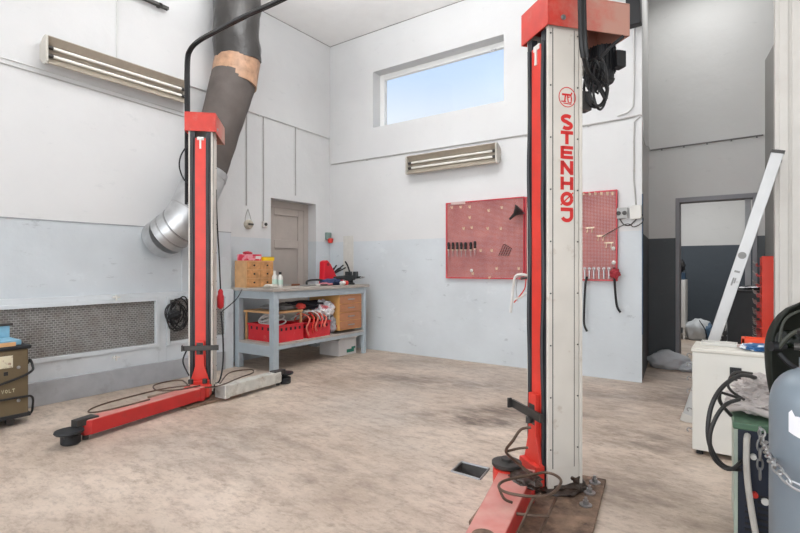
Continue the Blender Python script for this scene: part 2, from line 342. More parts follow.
# heater casing along the left wall
hc = MB(); X1 = XA+.05
for y0, y1 in ((-3.0, .3), (2.72, 2.80), (3.55, 3.63)): hc.box(XA, X1, y0, y1, 0, .93)
for y0, y1 in ((.3, 2.72), (2.80, 3.55)): hc.box(XA, X1, y0, y1, .88, .93); hc.box(XA, X1, y0, y1, 0, .37)
struct(hc.build('wall_panel_left', mat('heater_casing_paint', (204, 209, 212), .5, var=.05, dirt=(150, 154, 158), dirt_amt=.5, dirt_scale=4, dirt_lo=.6, dirt_hi=.7), bevel=.003))
struct(MB().box(XA+.0501, X1+.03, -3.0, 3.5, 0, .21).build('baseboard_left', mat('baseboard_paint', (166, 168, 171), .6, var=.12, dirt=(120, 118, 114), dirt_amt=.6, dirt_scale=3, dirt_lo=.55, dirt_hi=.7), bevel=.006))
# thin rail along the top of the lower paint, in a darker grey
struct(MB().box(XA, XA+.006, -3, 3.63, 1.603, 1.612).build('trim_3', mat('rail_grey', (150, 153, 156), .6)))
struct(MB().box(XA+.0001, XA+.012, 3.0, 3.03, .93, 1.618).build('trim_4', mA))

m_crack = mat('joint_grey', (120, 116, 112), .8, var=.3)
struct(MB().box(XR, -.87, YB-.004, YB-.0003, CZ-.007, CZ-.0005).build('trim_6', m_crack))
struct(MB().box(XR+.0003, XR+.004, 3.64, YB-.005, CZ-.007, CZ-.0005).build('trim_7', m_crack))
# window
win = MB(); yy = YB+.17
win.box(WX0, WX0+.06, yy, yy+.05, WZ0, WZ1).box(WX1-.03, WX1, yy, yy+.05, WZ0, WZ1).box(WX0+.06, WX1-.03, yy, yy+.05, WZ1-.05, WZ1).box(WX0+.06, WX1-.03, yy, yy+.05, WZ0, WZ0+.02)
win.box(WX0+.066, WX0+.088, yy-.012, yy+.045, WZ0+.02, WZ1-.055).box(WX0+.088, WX1-.03, yy-.012, yy+.045, WZ1-.08, WZ1-.055)
wn = struct(win.build('window_1', mat('window_white', (236, 236, 234), .4, var=.02), bevel=.004))
gm = bpy.data.materials.new('window_glass'); gm.use_nodes = True; n = gm.node_tree.nodes; l = gm.node_tree.links
n.remove(n['Principled BSDF']); t1 = n.new('ShaderNodeBsdfTransparent'); t2 = n.new('ShaderNodeBsdfGlossy'); t2.inputs['Roughness'].default_value = .02; mx = n.new('ShaderNodeMixShader'); mx.inputs[0].default_value = .015
l.new(t1.outputs[0], mx.inputs[1]); l.new(t2.outputs[0], mx.inputs[2]); l.new(mx.outputs[0], n['Material Output'].inputs[0])
MB().box(WX0+.087, WX1-.031, yy+.02, yy+.026, WZ0+.0201, WZ1-.079).build('pane', gm, wn)
MB().box(-2.62, -2.55, yy-.02, yy-.012, WZ1-.10, WZ1-.075).build('latch', m_steel, wn)

# recessed door in the left wall
m_door = mat('greige_door_paint', (178, 168, 160), .5, var=.05)
dm = MB(); x0 = -5.46
dm.box(x0, x0+.035, 4.50, 5.17, 0, 2.03)
door = struct(dm.build('door_1', m_door))
fr = MB().box(-5.5, -5.40, 4.41, 4.50, 0, 2.13).box(-5.5, -5.40, 5.17, 5.26, 0, 2.13).box(-5.5, -5.40, 4.50, 5.17, 2.03, 2.13)
fr.build('door_frame', m_door, door, bevel=.006)
pn = MB()
for z0, z1 in ((0, .18), (.80, .92), (1.46, 1.58), (1.93, 2.03)): pn.box(x0+.035, x0+.055, 4.61, 5.06, z0, z1)
for y0, y1 in ((4.50, 4.61), (5.06, 5.17)): pn.box(x0+.035, x0+.055, y0, y1, 0, 2.03)
pn.build('panel_moulding', m_door, door, bevel=.006)
MB().cyl((x0+.055, 4.56, 1.05), (x0+.10, 4.56, 1.05), .012).cyl((x0+.095, 4.56, 1.05), (x0+.095, 4.66, 1.05), .009).build('door_handle', m_steel, door)

# wall markings left by an old shelf: bare paler strip
tag(MB().box(PY(343.5, 250, YB).x, PY(353.5, 250, YB).x, YB-.004, YB-.0005, .96, 1.66).build('wall_patch', mat('bare_plaster', (208, 206, 200), .7, var=.06, scale=14)), 'pale bare plaster strip on the grey window wall behind the bench end', 'patch')

# ------------------------------------------------------------------ heater grilles
gr = bpy.data.materials.new('expanded_metal'); gr.use_nodes = True; n = gr.node_tree.nodes; l = gr.node_tree.links; b = n['Principled BSDF']; b.inputs['Roughness'].default_value = .6; b.inputs['Metallic'].default_value = .25
t = n.new('ShaderNodeTexCoord'); mp = n.new('ShaderNodeMapping'); mp.inputs['Rotation'].default_value = (0, radians(90), 0); l.new(t.outputs['Object'], mp.inputs[0])
s_ = n.new('ShaderNodeSeparateXYZ'); l.new(t.outputs['Object'], s_.inputs[0]); cmb = n.new('ShaderNodeCombineXYZ'); l.new(s_.outputs['Y'], cmb.inputs[0]); l.new(s_.outputs['Z'], cmb.inputs[1])
br = n.new('ShaderNodeTexBrick'); br.inputs['Scale'].default_value = 1; br.inputs['Brick Width'].default_value = .034; br.inputs['Row Height'].default_value = .02; br.inputs['Mortar Size'].default_value = .004; br.inputs['Mortar Smooth'].default_value = .6
br.inputs['Color1'].default_value = (*srgb(112, 110, 108), 1); br.inputs['Color2'].default_value = (*srgb(140, 138, 135), 1); br.inputs['Mortar'].default_value = (*srgb(176, 175, 172), 1)
l.new(cmb.outputs[0], br.inputs[0])
nz = n.new('ShaderNodeTexNoise'); nz.inputs['Scale'].default_value = 7; nz.inputs['Detail'].default_value = 9; l.new(t.outputs['Object'], nz.inputs[0])
mr = n.new('ShaderNodeMapRange'); mr.inputs[1].default_value = .45; mr.inputs[2].default_value = .7; mr.inputs[4].default_value = .5; l.new(nz.outputs[0], mr.inputs[0])
mx = n.new('ShaderNodeMixRGB'); l.new(mr.outputs[0], mx.inputs[0]); l.new(br.outputs['Color'], mx.inputs[1]); mx.inputs[2].default_value = (*srgb(118, 106, 96), 1); l.new(mx.outputs[0], b.inputs['Base Color'])
bp = n.new('ShaderNodeBump'); bp.inputs['Strength'].default_value = .8; bp.inputs['Distance'].default_value = .01; l.new(br.outputs['Fac'], bp.inputs['Height']); l.new(bp.outputs[0], b.inputs['Normal'])
def grille(y0, y1, label):
    r = thing('heater_grille', label, 'grille', (XA+.02, y0, .37))
    L = y1-y0
    MB().box(0, .006, 0, L, 0, .51).build('mesh_sheet', gr, r)
    f = MB().box(.006, .045, 0, .035, .0, .51).box(.006, .045, L-.035, L, .0, .51).box(.006, .045, .035, L-.035, .0, .035).box(.006, .045, .035, L-.035, .475, .51)
    f.build('frame', mat('grille_frame_paint', (206, 211, 214), .5, var=.05), r, bevel=.003)
grille(.3, 2.72, 'long grey wire mesh heater grille behind the brown charger')
grille(2.80, 3.55, 'short grey wire mesh heater grille behind the far red lift post')
def valve(z, label):
    y = PX(115, 300, XA+.09).y
    r = thing('radiator_valve', label, 'valve', (XA+.066, y, z))
    MB().cyl((0, 0, 0), (.05, 0, 0), .012).build('stem', m_plastic, r)
    MB().cyl((.05, -.035, 0), (.05, .035, 0), .006).cyl((.05, 0, -.03), (.05, 0, .02), .008).build('handle', m_plastic, r)
valve(.905, 'small white valve on the top edge of the long heater grille')
o = valve(.35-.02, 'small white valve on the casing under the long heater grille')

# ------------------------------------------------------------------ fluorescent fixtures
m_tube = mat('unlit_tube_glass', (232, 230, 222), .25, var=.01)
m_refl = mat('aged_reflector', (172, 162, 148), .35, .3, var=.1, scale=8)
m_cap = mat('fixture_cap', (190, 185, 176), .45, var=.05)
def fixture(loc, rz, label, L=1.28):      # local: length along X, wall at y=0, projecting to -Y
    r = thing('fluorescent_lamp', label, 'lamp', loc, rz, None)
    b_ = MB().box(-L/2, L/2, -.035, 0, -.05, .06)
    b_.build('housing', m_cap, r, bevel=.004)
    rf = MB()
    for s in (1, -1):       # flared reflector wings with slots
        rf.quad((-L/2, -.036, .02*s), (L/2, -.036, .02*s), (L/2, -.13, .115*s), (-L/2, -.13, .115*s))
        rf.quad((-L/2, -.032, .028*s), (L/2, -.032, .028*s), (L/2, -.126, .123*s), (-L/2, -.126, .123*s))
        rf.quad((-L/2, -.13, .115*s), (L/2, -.13, .115*s), (L/2, -.126, .123*s), (-L/2, -.126, .123*s))
    rf.quad((-L/2, -.0365, .03), (L/2, -.0365, .03), (L/2, -.0365, -.03), (-L/2, -.0365, -.03))
    rf.build('reflector', m_refl, r)
    for s in (-1, 1):
        MB().prism([(0, -.065), (-.075, -.118), (-.125, -.122), (-.135, -.1), (-.135, .1), (-.125, .122), (-.075, .118), (0, .065)], 0, .022,
                   Matrix.Translation((s*(L/2)+(-.0 if s > 0 else -.022), 0, 0)) @ Matrix(((0, 0, 1, 0), (1, 0, 0, 0), (0, 1, 0, 0), (0, 0, 0, 1)))).build('end_cap', m_cap, r, bevel=.003)
    for z in (.035, -.035):
        tb = MB().cyl((-L/2+.05, -.085, z), (L/2-.05, -.085, z), .014).build('tube', m_tube, r, smooth=True)
        for s in (-1, 1):
            h = MB().cyl((s*(L/2-.05), -.085, z), (s*(L/2-.001), -.085, z), .017).build('tube_holder', m_dsteel, tb)
    MB().box(-.09, .06, -.03, 0, .06, .10).build('junction_box', m_plastic, r, bevel=.004)
    return r
fa = PX(111, 60, XA); fixture((XA, 2.35, 3.07), radians(90), 'twin tube fluorescent lamp unlit high on the left white wall', 1.29)
fixture(((-3.78-2.38)/2, YB, 2.56), 0, 'twin tube fluorescent lamp unlit under the window')

# ------------------------------------------------------------------ conduits & cables on the walls
m_cond = mat('painted_conduit', (210, 210, 208), .5, var=.05)
m_cdark = mat('grey_conduit', (176, 174, 171), .5, var=.1)
def pipe(name, label, pts, r, m=None, cat='conduit', clips=None, smooth=False):
    o = thing(name, label, cat, pts[0])
    P0 = Vector(pts[0]); q = [Vector(p)-P0 for p in pts]
    MB().tube(q, r, 8, smooth=smooth).build('run', m or m_cond, o, smooth=True)
    if clips:
        for c_ in clips: MB().box(*[v for i in range(3) for v in (c_[i]-P0[i]-(.008 if i < 2 else .022), c_[i]-P0[i]+(.008 if i < 2 else .006))]).build('clip', m or m_plastic, o)
    return o
ya = 3.62
pipe('wall_conduit', 'long thin conduit under the ceiling on the left wall', [(XA+.012, 3.05, 3.2), (XA+.012, 3.62, 3.2)], .009)
pipe('wall_conduit', 'horizontal conduit on the left wall right of the big duct turning down in the corner', [(XR+.012, 3.64, 3.21), (XR+.012, 5.54, 3.17), (XR+.012, 5.55, 2.79), (XR+.03, YB-.012, 2.77)], .010, clips=[(XR+.012, 4.2, 3.2), (XR+.012, 4.9, 3.185)])
for k, z in enumerate((2.93, 2.885)):
    pipe('wall_cable', ['upper of the two thin cables on the left wall below the lamp', 'lower of the two thin cables on the left wall below the lamp'][k], [(XA+.008, -1.5, z), (XA+.008, 1.5, z-.003), (XA+.008, 3.6, z-.06)], .006, m_cdark if k else m_cond, 'cable')
pipe('wall_cable', 'thin vertical cable dropping to the left wall lamp', [(XA+.008, PX(116.5, 30, XA).y, CZ-.01), (XA+.008, PX(116.5, 30, XA).y, 3.2)], .007, m_cond, 'cable')
for u, v1, v2, nm in ((246.5, 112, 206, 'vertical conduit down to the round wall switch beside the far lift post'), (263.5, 117, 222, 'vertical conduit down to the small plug left of the recessed door'), (295.5, 128, 196, 'short vertical conduit above the recessed door')):
    a = PX(u, v1, XR+.01); b_ = PX(u, v2, XR+.01)
    pipe('wall_conduit', nm, [a, (a.x, a.y, b_.z)], .009, m_cdark)
pipe('wall_conduit', 'long conduit across the window wall passing over the lamp', [(XR+.04, YB-.012, 2.77), (-3.4, YB-.012, 2.755), (-1.5, YB-.012, 2.745), (-1.1, YB-.012, 2.75), (-.93, YB-.012, 2.76)], .009, m_cdark, clips=[(-4.5, YB-.01, 2.765), (-2.1, YB-.01, 2.748), (-1.4, YB-.01, 2.745)])
xx = PY(634, 100, YB).x
pipe('wall_conduit', 'vertical conduit curving in at the right end of the window wall', [(xx, YB-.012, CZ-.02), (xx, YB-.012, 3.0), (xx-.01, YB-.012, 2.86), (xx-.06, YB-.012, 2.81), (xx-.16, YB-.012, 2.79)], .009, m_cond, clips=[(xx, YB-.01, 3.4), (xx, YB-.01, 3.9)])
pipe('wall_cable', 'thin cable running down to the junction box by the pegboards', [(xx+.06, YB-.01, 2.745), (xx+.005, YB-.01, 2.70), (xx, YB-.01, 2.5), (xx, YB-.01, 2.1), (xx+.02, YB-.01, 1.84)], .007, m_cdark, 'cable', clips=[(xx, YB-.01, 2.5), (xx, YB-.01, 2.2)])
pipe('wall_conduit', 'dark conduit with clips across the alcove wall above the doorway', [(-.98, YC-.014, 2.67), (.17, YC-.014, 2.685)], .009, mat('conduit_mid_grey', (112, 110, 108), .5), clips=[(-.85+.24*i, YC-.016, 2.672+.003*i) for i in range(5)])
pipe('wall_cable', 'dark cable going round the end of the window wall', [(-.93, YB-.012, 2.76), (-.862, YB+.0, 2.74), (-.865, YB+.12, 2.5), (-.9, 6.2, 2.56), (-.975, 6.85, 2.65)], .006, m_cdark, 'cable', smooth=True)
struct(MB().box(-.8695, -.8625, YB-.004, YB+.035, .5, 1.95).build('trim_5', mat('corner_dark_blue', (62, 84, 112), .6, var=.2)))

# wall switches and sockets
def sock(name, label, loc, rz, w_, h_, knobs=1, m=m_plastic):
    r = thing(name, label, 'socket', loc, rz)
    MB().box(-w_/2, w_/2, -.045, 0, -h_/2, h_/2).build('cover', m, r, bevel=.006)
    for i in range(knobs):
        xk = (i-(knobs-1)/2)*w_/knobs
        MB().lathe([(.022, 0), (.022, .01), (.014, .012), (.014, .004)], (xk, -.045, .0), (0, -1, 0)).build('outlet', m_dsteel, r, smooth=True)
    return r
sk = PX(247.5, 225, XR); r = thing('rotary_switch', 'round old wall switch hanging in two thin wires beside the duct', 'switch', (XR, sk.y, sk.z), radians(90))
MB().lathe([(.06, 0), (.062, .03), (.05, .055)], (0, 0, 0), (0, -1, 0)).build('base', mat('old_ivory', (190, 182, 166), .5, var=.15, scale=25), r, smooth=True)
MB().box(-.03, .04, -.075, -.055, -.012, .012).build('knob', m_dsteel, r, bevel=.003)
MB().tube([(0, -.01, .2), (-.045, -.02, .1), (-.05, -.02, .04)], .004).tube([(0, -.01, .2), (.03, -.02, .1), (.045, -.02, .04)], .004).build('wire', m_cdark, r)
sk = PX(263.5, 225, XR); sock('plug_socket', 'small white plug socket left of the recessed door', (XR, sk.y, sk.z), radians(90), .07, .08)
sk = PY(622.5, 214, YB); sock('double_socket', 'grey double socket at the right edge of the right pegboard', (sk.x, YB, sk.z), 0, .115, .115, 2, mat('grey_plastic', (168, 168, 166), .45))
sk = PY(637, 213, YB); r = thing('junction_box', 'white junction box at the right end of the window wall', 'box', (sk.x, YB, sk.z))
MB().box(-.06, .05, -.05, 0, -.07, .07).build('cover', m_plastic, r, bevel=.006)
MB().tube([(.0, -.03, -.07), (-.06, -.035, -.13), (-.12, -.03, -.12), (-.16, -.03, -.06)], .006).tube([(.05, -.03, -.02), (.06, -.035, -.1), (-.02, -.04, -.15), (-.1, -.05, -.12), (-.33, -.05, -.24)], .005).build('cable', m_dsteel, r, smooth=True)
# small object on wall near corner
sk = PX(328, 236, XR); r = thing('glove_hook', 'small grey holder with a red cup on the wall in the corner above the bench', 'holder', (XR, min(sk.y, 5.50), 1.63))
MB().box(0, .05, -.05, .05, -.02, .09).build('holder', mat('grey_green', (130, 150, 144), .6), r, bevel=.01)
MB().lathe([(.03, 0), (.045, .05), (.04, .07)], (.05, .02, -.07)).build('cup', m_red, r, smooth=True)

# dark rail high on left wall
a = PX(168, 9, XA+.05); r = thing('wall_rail', 'dark steel rail bracket high on the left wall at the top edge', 'rail', (XA, a.y-.7, a.z))
MB().box(.03, .045, 0, .7, -.02, .02).box(.06, .07, 0, .7, -.02, .01).build('bar', m_dsteel, r)
MB().box(0, .07, .1, .13, -.015, .015).box(0, .07, .6, .63, -.015, .015).build('bracket', m_dsteel, r)
# small hole marks
# black rubber duct hanging by the wall end
p = PY(635, 15, 5.35); r = thing('rubber_duct', 'black square rubber duct hanging from the ceiling at the window wall end', 'duct', (p.x, 5.35, 3.58), 0)
zt = CZ-3.58-.02
MB().box(-.075, .06, -.05, .05, 0.02, zt, Matrix.Rotation(radians(-.8), 4, 'Y')).build('sleeve', m_black, r, bevel=.01)
MB().box(-.09, .09, -.07, .07, zt, CZ-3.58).build('ceiling_flange', m_dsteel, r, bevel=.004)

# ------------------------------------------------------------------ big duct
m_ins = mat('dark_insulation', (88, 80, 76), .75, var=.18, scale=5, bump=.5, bscale=9)
m_wrap = mat('black_foil_wrap', (50, 47, 45), .28, var=.25, scale=6, bump=1.0, bscale=8, dirt=(150, 150, 150), dirt_amt=.5, dirt_scale=7, dirt_lo=.66, dirt_hi=.74)
m_tape = mat('brown_tape', (172, 134, 106), .45, var=.25, scale=12, dirt=(110, 78, 56), dirt_amt=.7, dirt_scale=10, dirt_lo=.52, dirt_hi=.7)
xd = -4.74
def dp(u, v, x=xd): return PX(u, v, x)
base = dp(204, 178)
r = thing('ventilation_duct', 'large round duct wrapped black and brown with a silver elbow into the left wall', 'duct', base)
P = lambda *a: [Vector(q)-base for q in a]
def duct(name, pts, r0, r1, m, wr=0):
    pts = [Vector(a).lerp(Vector(b_), f) for a, b_ in zip(pts, pts[1:]) for f in (0, .2, .4, .6, .8)]+[pts[-1]]
    mb = MB(); mb.tube(P(*pts), r0, 32, smooth=True, n=6, rad=(lambda t: r0+(r1-r0)*t))
    for v in mb.bm.verts:
        q = v.co*3.2; d_ = noise.noise(Vector((q.x*1.4, q.y*1.4, q.z)))*.5 + abs(noise.noise(Vector((q.x*2.5+4, q.y*2.5, q.z*1.3))))*.6
        v.co += Vector((v.co.x, v.co.y, 0)).normalized()*wr*(d_-.2) if wr else Vector()
    return mb.build(name, m, r, smooth=True)
top = dp(237, 0); top = Vector((xd, top.y+.02, CZ-.01))
k1 = dp(236, 40); k2 = dp(238, 60); k3 = dp(234, 80); k4 = dp(207, 174)
duct('upper_wrap', [top, k1, k2+Vector((0, 0, -.03))], .255, .252, m_wrap, .05)
MB().tube(P(k2+Vector((0, .0, .0)), (k2+k3)/2, k3+Vector((0, 0, -.06))), .249, 32, smooth=False).build('tape_band', m_tape, r, smooth=True)
duct('insulated_section', [k3+Vector((0, .0, .0)), k4], .245, .19, m_ins, .02)
MB().tube(P(k4+Vector((0, .01, .03)), k4+Vector((0, -.015, -.04))), .212, 32, smooth=False).build('collar', m_galv, r, smooth=True)
k5 = dp(190, 213); k6 = dp(180, 226, -4.78); k7 = PX(167, 236, -4.92); k8 = PX(160, 240, XA+.005)
MB().tube(P(k4+Vector((0, -.01, -.03)), k5), .205, 32, smooth=False).build('sheet_section', m_galv, r, smooth=True)
el = MB(); el.tube(P(k5+Vector((0, .005, .01)), k6, k7), .205, 32, smooth=False); el.tube(P(k7, k8), .2049, 32, smooth=False); el.build('elbow', m_galv, r, smooth=True)
sm = MB()
for a, b_, rr in ((k5, k6, .210), (k6, k7, .212), (k6.lerp(k7, .6), k7, .208)):
    d = (Vector(b_)-Vector(a)).normalized(); c0 = Vector(a)-base
    sm.cyl(c0-d*.006, c0+d*.006, rr, seg=32)
sm.build('seam_ring', m_steel, r, smooth=True)

# ------------------------------------------------------------------ lifts
CW, CD = .105, .188           # half opening width, column depth
ZB, ZT = 2.438, 2.612
def flat_on_side(z0):        # 2D letter plane on local face y=+CW, reading towards the viewer
    return None
def letters(mb, M, s=1.0, hgt=1.0):
    pass
def lift(name, label, loc, rz, crossbar, hood_mat, zb):
    r = thing(name, label, 'car lift', loc, rz)
    c_ = MB()                  # outer white steel channel
    c_.box(-CD, 0, CW-.012, CW, .02, ZB+.05).box(-CD, 0, -CW, -CW+.012, .02, ZB+.05).box(-CD, -CD+.012, -CW, CW, .02, ZB+.05)
    c_.box(-.02, 0, CW-.03, CW-.012, .02, ZB+.05).box(-.02, 0, -CW+.012, -CW+.03, .02, ZB+.05)
    c_.box(-CD-.02, -CD, CW-.008, CW, .02, ZB)
    c_.build('column', m_offwh, r, bevel=.004)
    pl_ = MB().box(-CD+.035, -.03, CW, CW+.003, .15, ZB).build('side_panel', m_offwh, r, bevel=.001)
    for x in (-CD+.033, -.028): MB().box(x-.0018, x+.0018, CW, CW+.0022, .15, ZB).build('panel_seam', m_dsteel, r)
    rv = MB()
    for i in range(9):
        for x in (-.015, -CD+.012): rv.cyl((x, CW, .25+i*.27), (x, CW+.004, .25+i*.27), .004, seg=8)
    rv.build('rivet', m_dsteel, r)
    for s in (-1, 1):
        sl = MB(); pts = [(.002+.003*sin(z*9+s)+.006, s*.068+.004*sin(z*6), z) for z in [.1+.12*i for i in range(20)]]
        sl.box(-.03, .004, min(s*.047, s*.090), max(s*.047, s*.090), .06, ZB)
        sl.tube(pts, .009, 6)
        sl.build('rubber_seal', m_seal, r)
    MB().box(-.03, .004, -.046, .046, .06, 2.38).build('inner_strip', m_red, r)
    MB().box(-.01, .006, -.03, .03, 2.36, 2.39).box(-.0, .012, -.008, .008, 2.28, 2.37).build('chain_anchor', m_plastic, r, bevel=.002)
    cg = MB()
    cg.prism([(-.036, .52), (.036, .52), (.038, .30), (.085, .14), (-.085, .14), (-.038, .30)], .006, .032, Matrix(((0, 0, 1, 0), (1, 0, 0, 0), (0, 1, 0, 0), (0, 0, 0, 1))))
    cg.box(.006, .06, -.085, .085, .05, .16).build('carriage', m_red, r, bevel=.004)
    a, b_ = crossbar
    cb = MB().box(.033, .05, a, b_, zb, zb+.045).box(.0, .0325, -.03, .03, zb-.04, zb+.07).box(.0505, .075, a, a+.012, zb, zb+.055)
    cb.build('locking_bar', m_dsteel, r, bevel=.002)
    MB().cyl((.05, .0, zb-.03), (.05, .0, zb), .016).build('bolt', m_dsteel, r, smooth=True)
    h = MB()                   # folded sheet hood, open below
    t_ = .008; x1, x0, y0, y1 = .02, -.48, -.135, .135
    h.box(x0, x1, y0, y1, ZT-t_, ZT).box(x1-t_, x1, y0, y1, ZB, ZT-t_).box(x0, x0+t_, y0, y1, ZB, ZT-t_).box(x0+t_, x1-t_, y1-t_, y1, ZB, ZT-t_).box(x0+t_, x1-t_, y0, y0+t_, ZB, ZT-t_)
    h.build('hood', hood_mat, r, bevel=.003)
    MB().lathe([(.014, 0), (.014, .004), (.008, .005), (.008, .008)], (-.07, y1, ZB+.045), (0, 1, 0)).build('bolt', m_steel, r, smooth=True)
    gl = MB(); gl.blob((-.10, 0, .03), (.165, .15, .05), 3, .22, 2.5, 4, floor=.021); gl.blob((-.16, .03, .05), (.07, .09, .07), 7, .2, 2.5, 4, floor=.021); gl.build('grease_build_up', m_grease, r, smooth=True)
    return r

def inv(root): 
    M = Matrix.Translation(root.location) @ Matrix.Rotation(root.rotation_euler[2], 4, 'Z'); return M.inverted()

def arm(root, p0, p1, w0, w1, m, name='lift_arm', z0=.035, z1=.14, pad=True, label=None, padm=None, padz=None):
    I = inv(root); a = I @ Vector((p0.x, p0.y, 0)); b_ = I @ Vector((p1.x, p1.y, 0)); d = (b_-a); L = d.length; d.normalize()
    M = Matrix.Translation(a) @ Matrix.Rotation(math.atan2(d.y, d.x), 4, 'Z')
    mb = MB(); mb.prism([(0, -w0/2), (L-.04, -w1/2), (L, -w1/4), (L, w1/4), (L-.04, w1/2), (0, w0/2)], z0, z1, M)
    mb.box(0, .05, -w0/2-.006, w0/2+.006, z0-.008, z1+.008, M)
    o = mb.build(name, m, root, bevel=.006)
    if label: plab(o, label)
    ft = MB().cyl(M @ Vector((L-.03, 0, 0.0)), M @ Vector((L-.03, 0, z0)), .02).build('rest_foot', m_dsteel, o)
    if pad:
        q = MB(); c_ = M @ Vector((L+.07, 0, 0)); q.lathe([(.05, .0), (.06, .01), (.06, .06), (.05, .066)], c_, seg=28); c2 = M @ Vector((L+.10, .03, 0)); q.lathe([(.03, .05), (.03, .08), (.08, .085), (.088, .095), (.085, .105)], c2, seg=28); q.build('lifting_pad', padm or m_black, o, smooth=True)
        k = MB(); k.prism([(L-.10, -.045), (L+.05, -.03), (L+.05, .03), (L-.10, .045)], z1-.035, z1+.012, M); k.build('pad_bracket', m_dsteel, o, bevel=.004)
    return o, M, L

# near lift
RZ1 = heading(-105.4)
ax1 = Vector((-.2656, .964)); ax2 = Vector((.964, .2656)); K = Vector((.765, 2.534)); oc = K + ax1*CW
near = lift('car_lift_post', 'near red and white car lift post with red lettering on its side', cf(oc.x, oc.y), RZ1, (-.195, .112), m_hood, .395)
# lettering on the right white face (local plane y=+CW+.003, reading direction local -X, up Z)
def LM(xc, zc, w_, h_): return Matrix(((-w_, 0, 0, xc), (0, 0, 1, CW+.0032), (0, h_, 0, zc), (0, 0, 0, 1)))
m_let = mat('red_lettering', (206, 38, 34), .45, var=.04)
I1 = inv(near)
def zat(v, t=2.565): return H + (267-v)/F*t
xc = -.110; lw = .074
def arc(cx, cy, rx, ry, a0, a1, n_=10): return [(cx+rx*cos(radians(a0+(a1-a0)*i/n_)), cy+ry*sin(radians(a0+(a1-a0)*i/n_))) for i in range(n_+1)]
def strokes(ch):
    s = .24
    if ch == 'S': return [arc(0, .24, .36, .20, 35, 180, 8)+arc(0, .24, .36, .20, 180, 255, 4)[1:]+[(0, .01)]+arc(0, -.24, .36, .20, 75, -145, 12)]
    if ch == 'T': return [[(-.5, .39), (.5, .39)], [(0, .39), (0, -.5)]]
    if ch == 'E': return [[(-.38, .5), (-.38, -.5)], [(-.38, .39), (.5, .39)], [(-.38, 0), (.42, 0)], [(-.38, -.39), (.5, -.39)]]
    if ch == 'N': return [[(-.38, .5), (-.38, -.5)], [(.38, .5), (.38, -.5)], [(-.38, .42), (.38, -.42)]]
    if ch == 'H': return [[(-.38, .5), (-.38, -.5)], [(.38, .5), (.38, -.5)], [(-.38, 0), (.38, 0)]]
    if ch == 'Ø': return [arc(0, 0, .39, .38, 0, 360, 20)]
    if ch == 'J': return [[(-.5, .39), (.49, .39)], [(.38, .39), (.38, -.1)]+arc(.0, -.08, .38, .32, 0, -160, 10)]
    if ch == 'V': return [[(-.4, .5), (0, -.45), (.4, .5)]]
    if ch == 'O': return [arc(0, 0, .36, .38, 0, 360, 16)]
    if ch == 'L': return [[(-.35, .5), (-.35, -.4)], [(-.35, -.4), (.4, -.4)]]
lt = MB()
for ch, v0, v1 in (('S', 116, 130), ('T', 132, 145), ('E', 147, 159.5), ('N', 161.5, 175.5), ('H', 177.5, 190.5), ('Ø', 192.5, 206.5), ('J', 208.5, 222.5)):
    z0, z1 = zat(v1), zat(v0); M = LM(xc, (z0+z1)/2, lw, z1-z0)
    for st in strokes(ch): lt.ribbon(st, .27, M, .0008)
    if ch == 'Ø': lt.ribbon([(-.5, -.45), (.5, .45)], .10, M, .0012)
lt.build('lettering', m_let, near)
lg = MB(); M = LM(xc-.002, zat(98), .05, .052)
lg.ribbon(arc(0, 0, .98, .98, 0, 360, 36)[:-1], .09, M, .0008, closed=True)
for st, w_ in (([(-.62, .25), (.45, .25), (.55, .5)], .2), ([(-.22, .2), (-.3, -.42)], .16), ([(-.7, -.45), (-.15, -.45)], .12), ([(.02, .2), (.12, -.5), (.45, -.55), (.5, -.1), (.42, .2)], .14), ([(-.45, -.62), (.5, -.68)], .1), ([(.1, .0), (.3, .05)], .12)): lg.ribbon(st, w_, M, .0008)
lg.build('emblem', m_let, near)
# stand plate
Rp = Vector((1.144, 2.72)); d1 = Vector((-.469, -.883)); d2 = Vector((-.883, .469))
def baseplate(root, corner, L1, L2, bolts):
    I = inv(root); q = [corner, corner+d1*L1, corner+d1*L1+d2*L2, corner+d2*L2]
    loc = [I @ cf(p.x, p.y) for p in q]
    MB().prism([(p.x, p.y) for p in loc], 0, .02).build('base_plate', m_rust, root, bevel=.003)
    for (a, b_) in bolts:
        pp = corner+d1*a+d2*b_; p = I @ cf(pp.x, pp.y); 
        MB().cyl((p.x, p.y, .02), (p.x, p.y, .026), .03).cyl((p.x, p.y, .026), (p.x, p.y, .045), .015, seg=6).cyl((p.x, p.y, .045), (p.x, p.y, .06), .008).build('anchor_bolt', m_steel, root)
baseplate(near, Rp, .78, .52, [(.08, .05), (.22, .06), (.37, .06), (.08, .45)])
# hydraulic / toe guard arm
a0 = cf(.60, 2.50); a1 = cf(.13, 1.45)
ar, Ma, La = arm(near, a0, a1, .165, .13, m_armred, z1=.17, label='red telescopic arm reaching forward')
MB().lathe([(.045, 0), (.045, .006), (.03, .008)], Ma @ Vector((.69, 0, .17)), seg=24).build('pivot_cap', m_rust, ar, smooth=True)
I = I1; pv = I @ cf(.545, 2.50)
MB().lathe([(.07, .05), (.07, .175), (.055, .18)], (pv.x, pv.y, 0)).build('pivot_boss', m_red, near, smooth=True)
MB().lathe([(.065, .18), (.075, .19), (.075, .205), (.03, .212), (.03, .225), (.012, .226)], (pv.x, pv.y, 0), seg=28).build('arm_lock_disc', m_dsteel, near, smooth=True)
MB().blob((pv.x-.03, pv.y+.13, .17), (.07, .1, .025), 4, .3).build('grease_lump', m_grease, near, smooth=True)
def RP(u, v, z): return I1 @ Fl(u, v, z)
tg = MB()
tg.tube([RP(531, 428, .46), RP(521, 430, .45), RP(513, 441, .42), RP(506, 452, .35), RP(516, 462, .27), RP(530, 474, .22)], .0065)
tg.tube([RP(506, 452, .35), RP(518, 449, .35), RP(528, 448, .36)], .006)
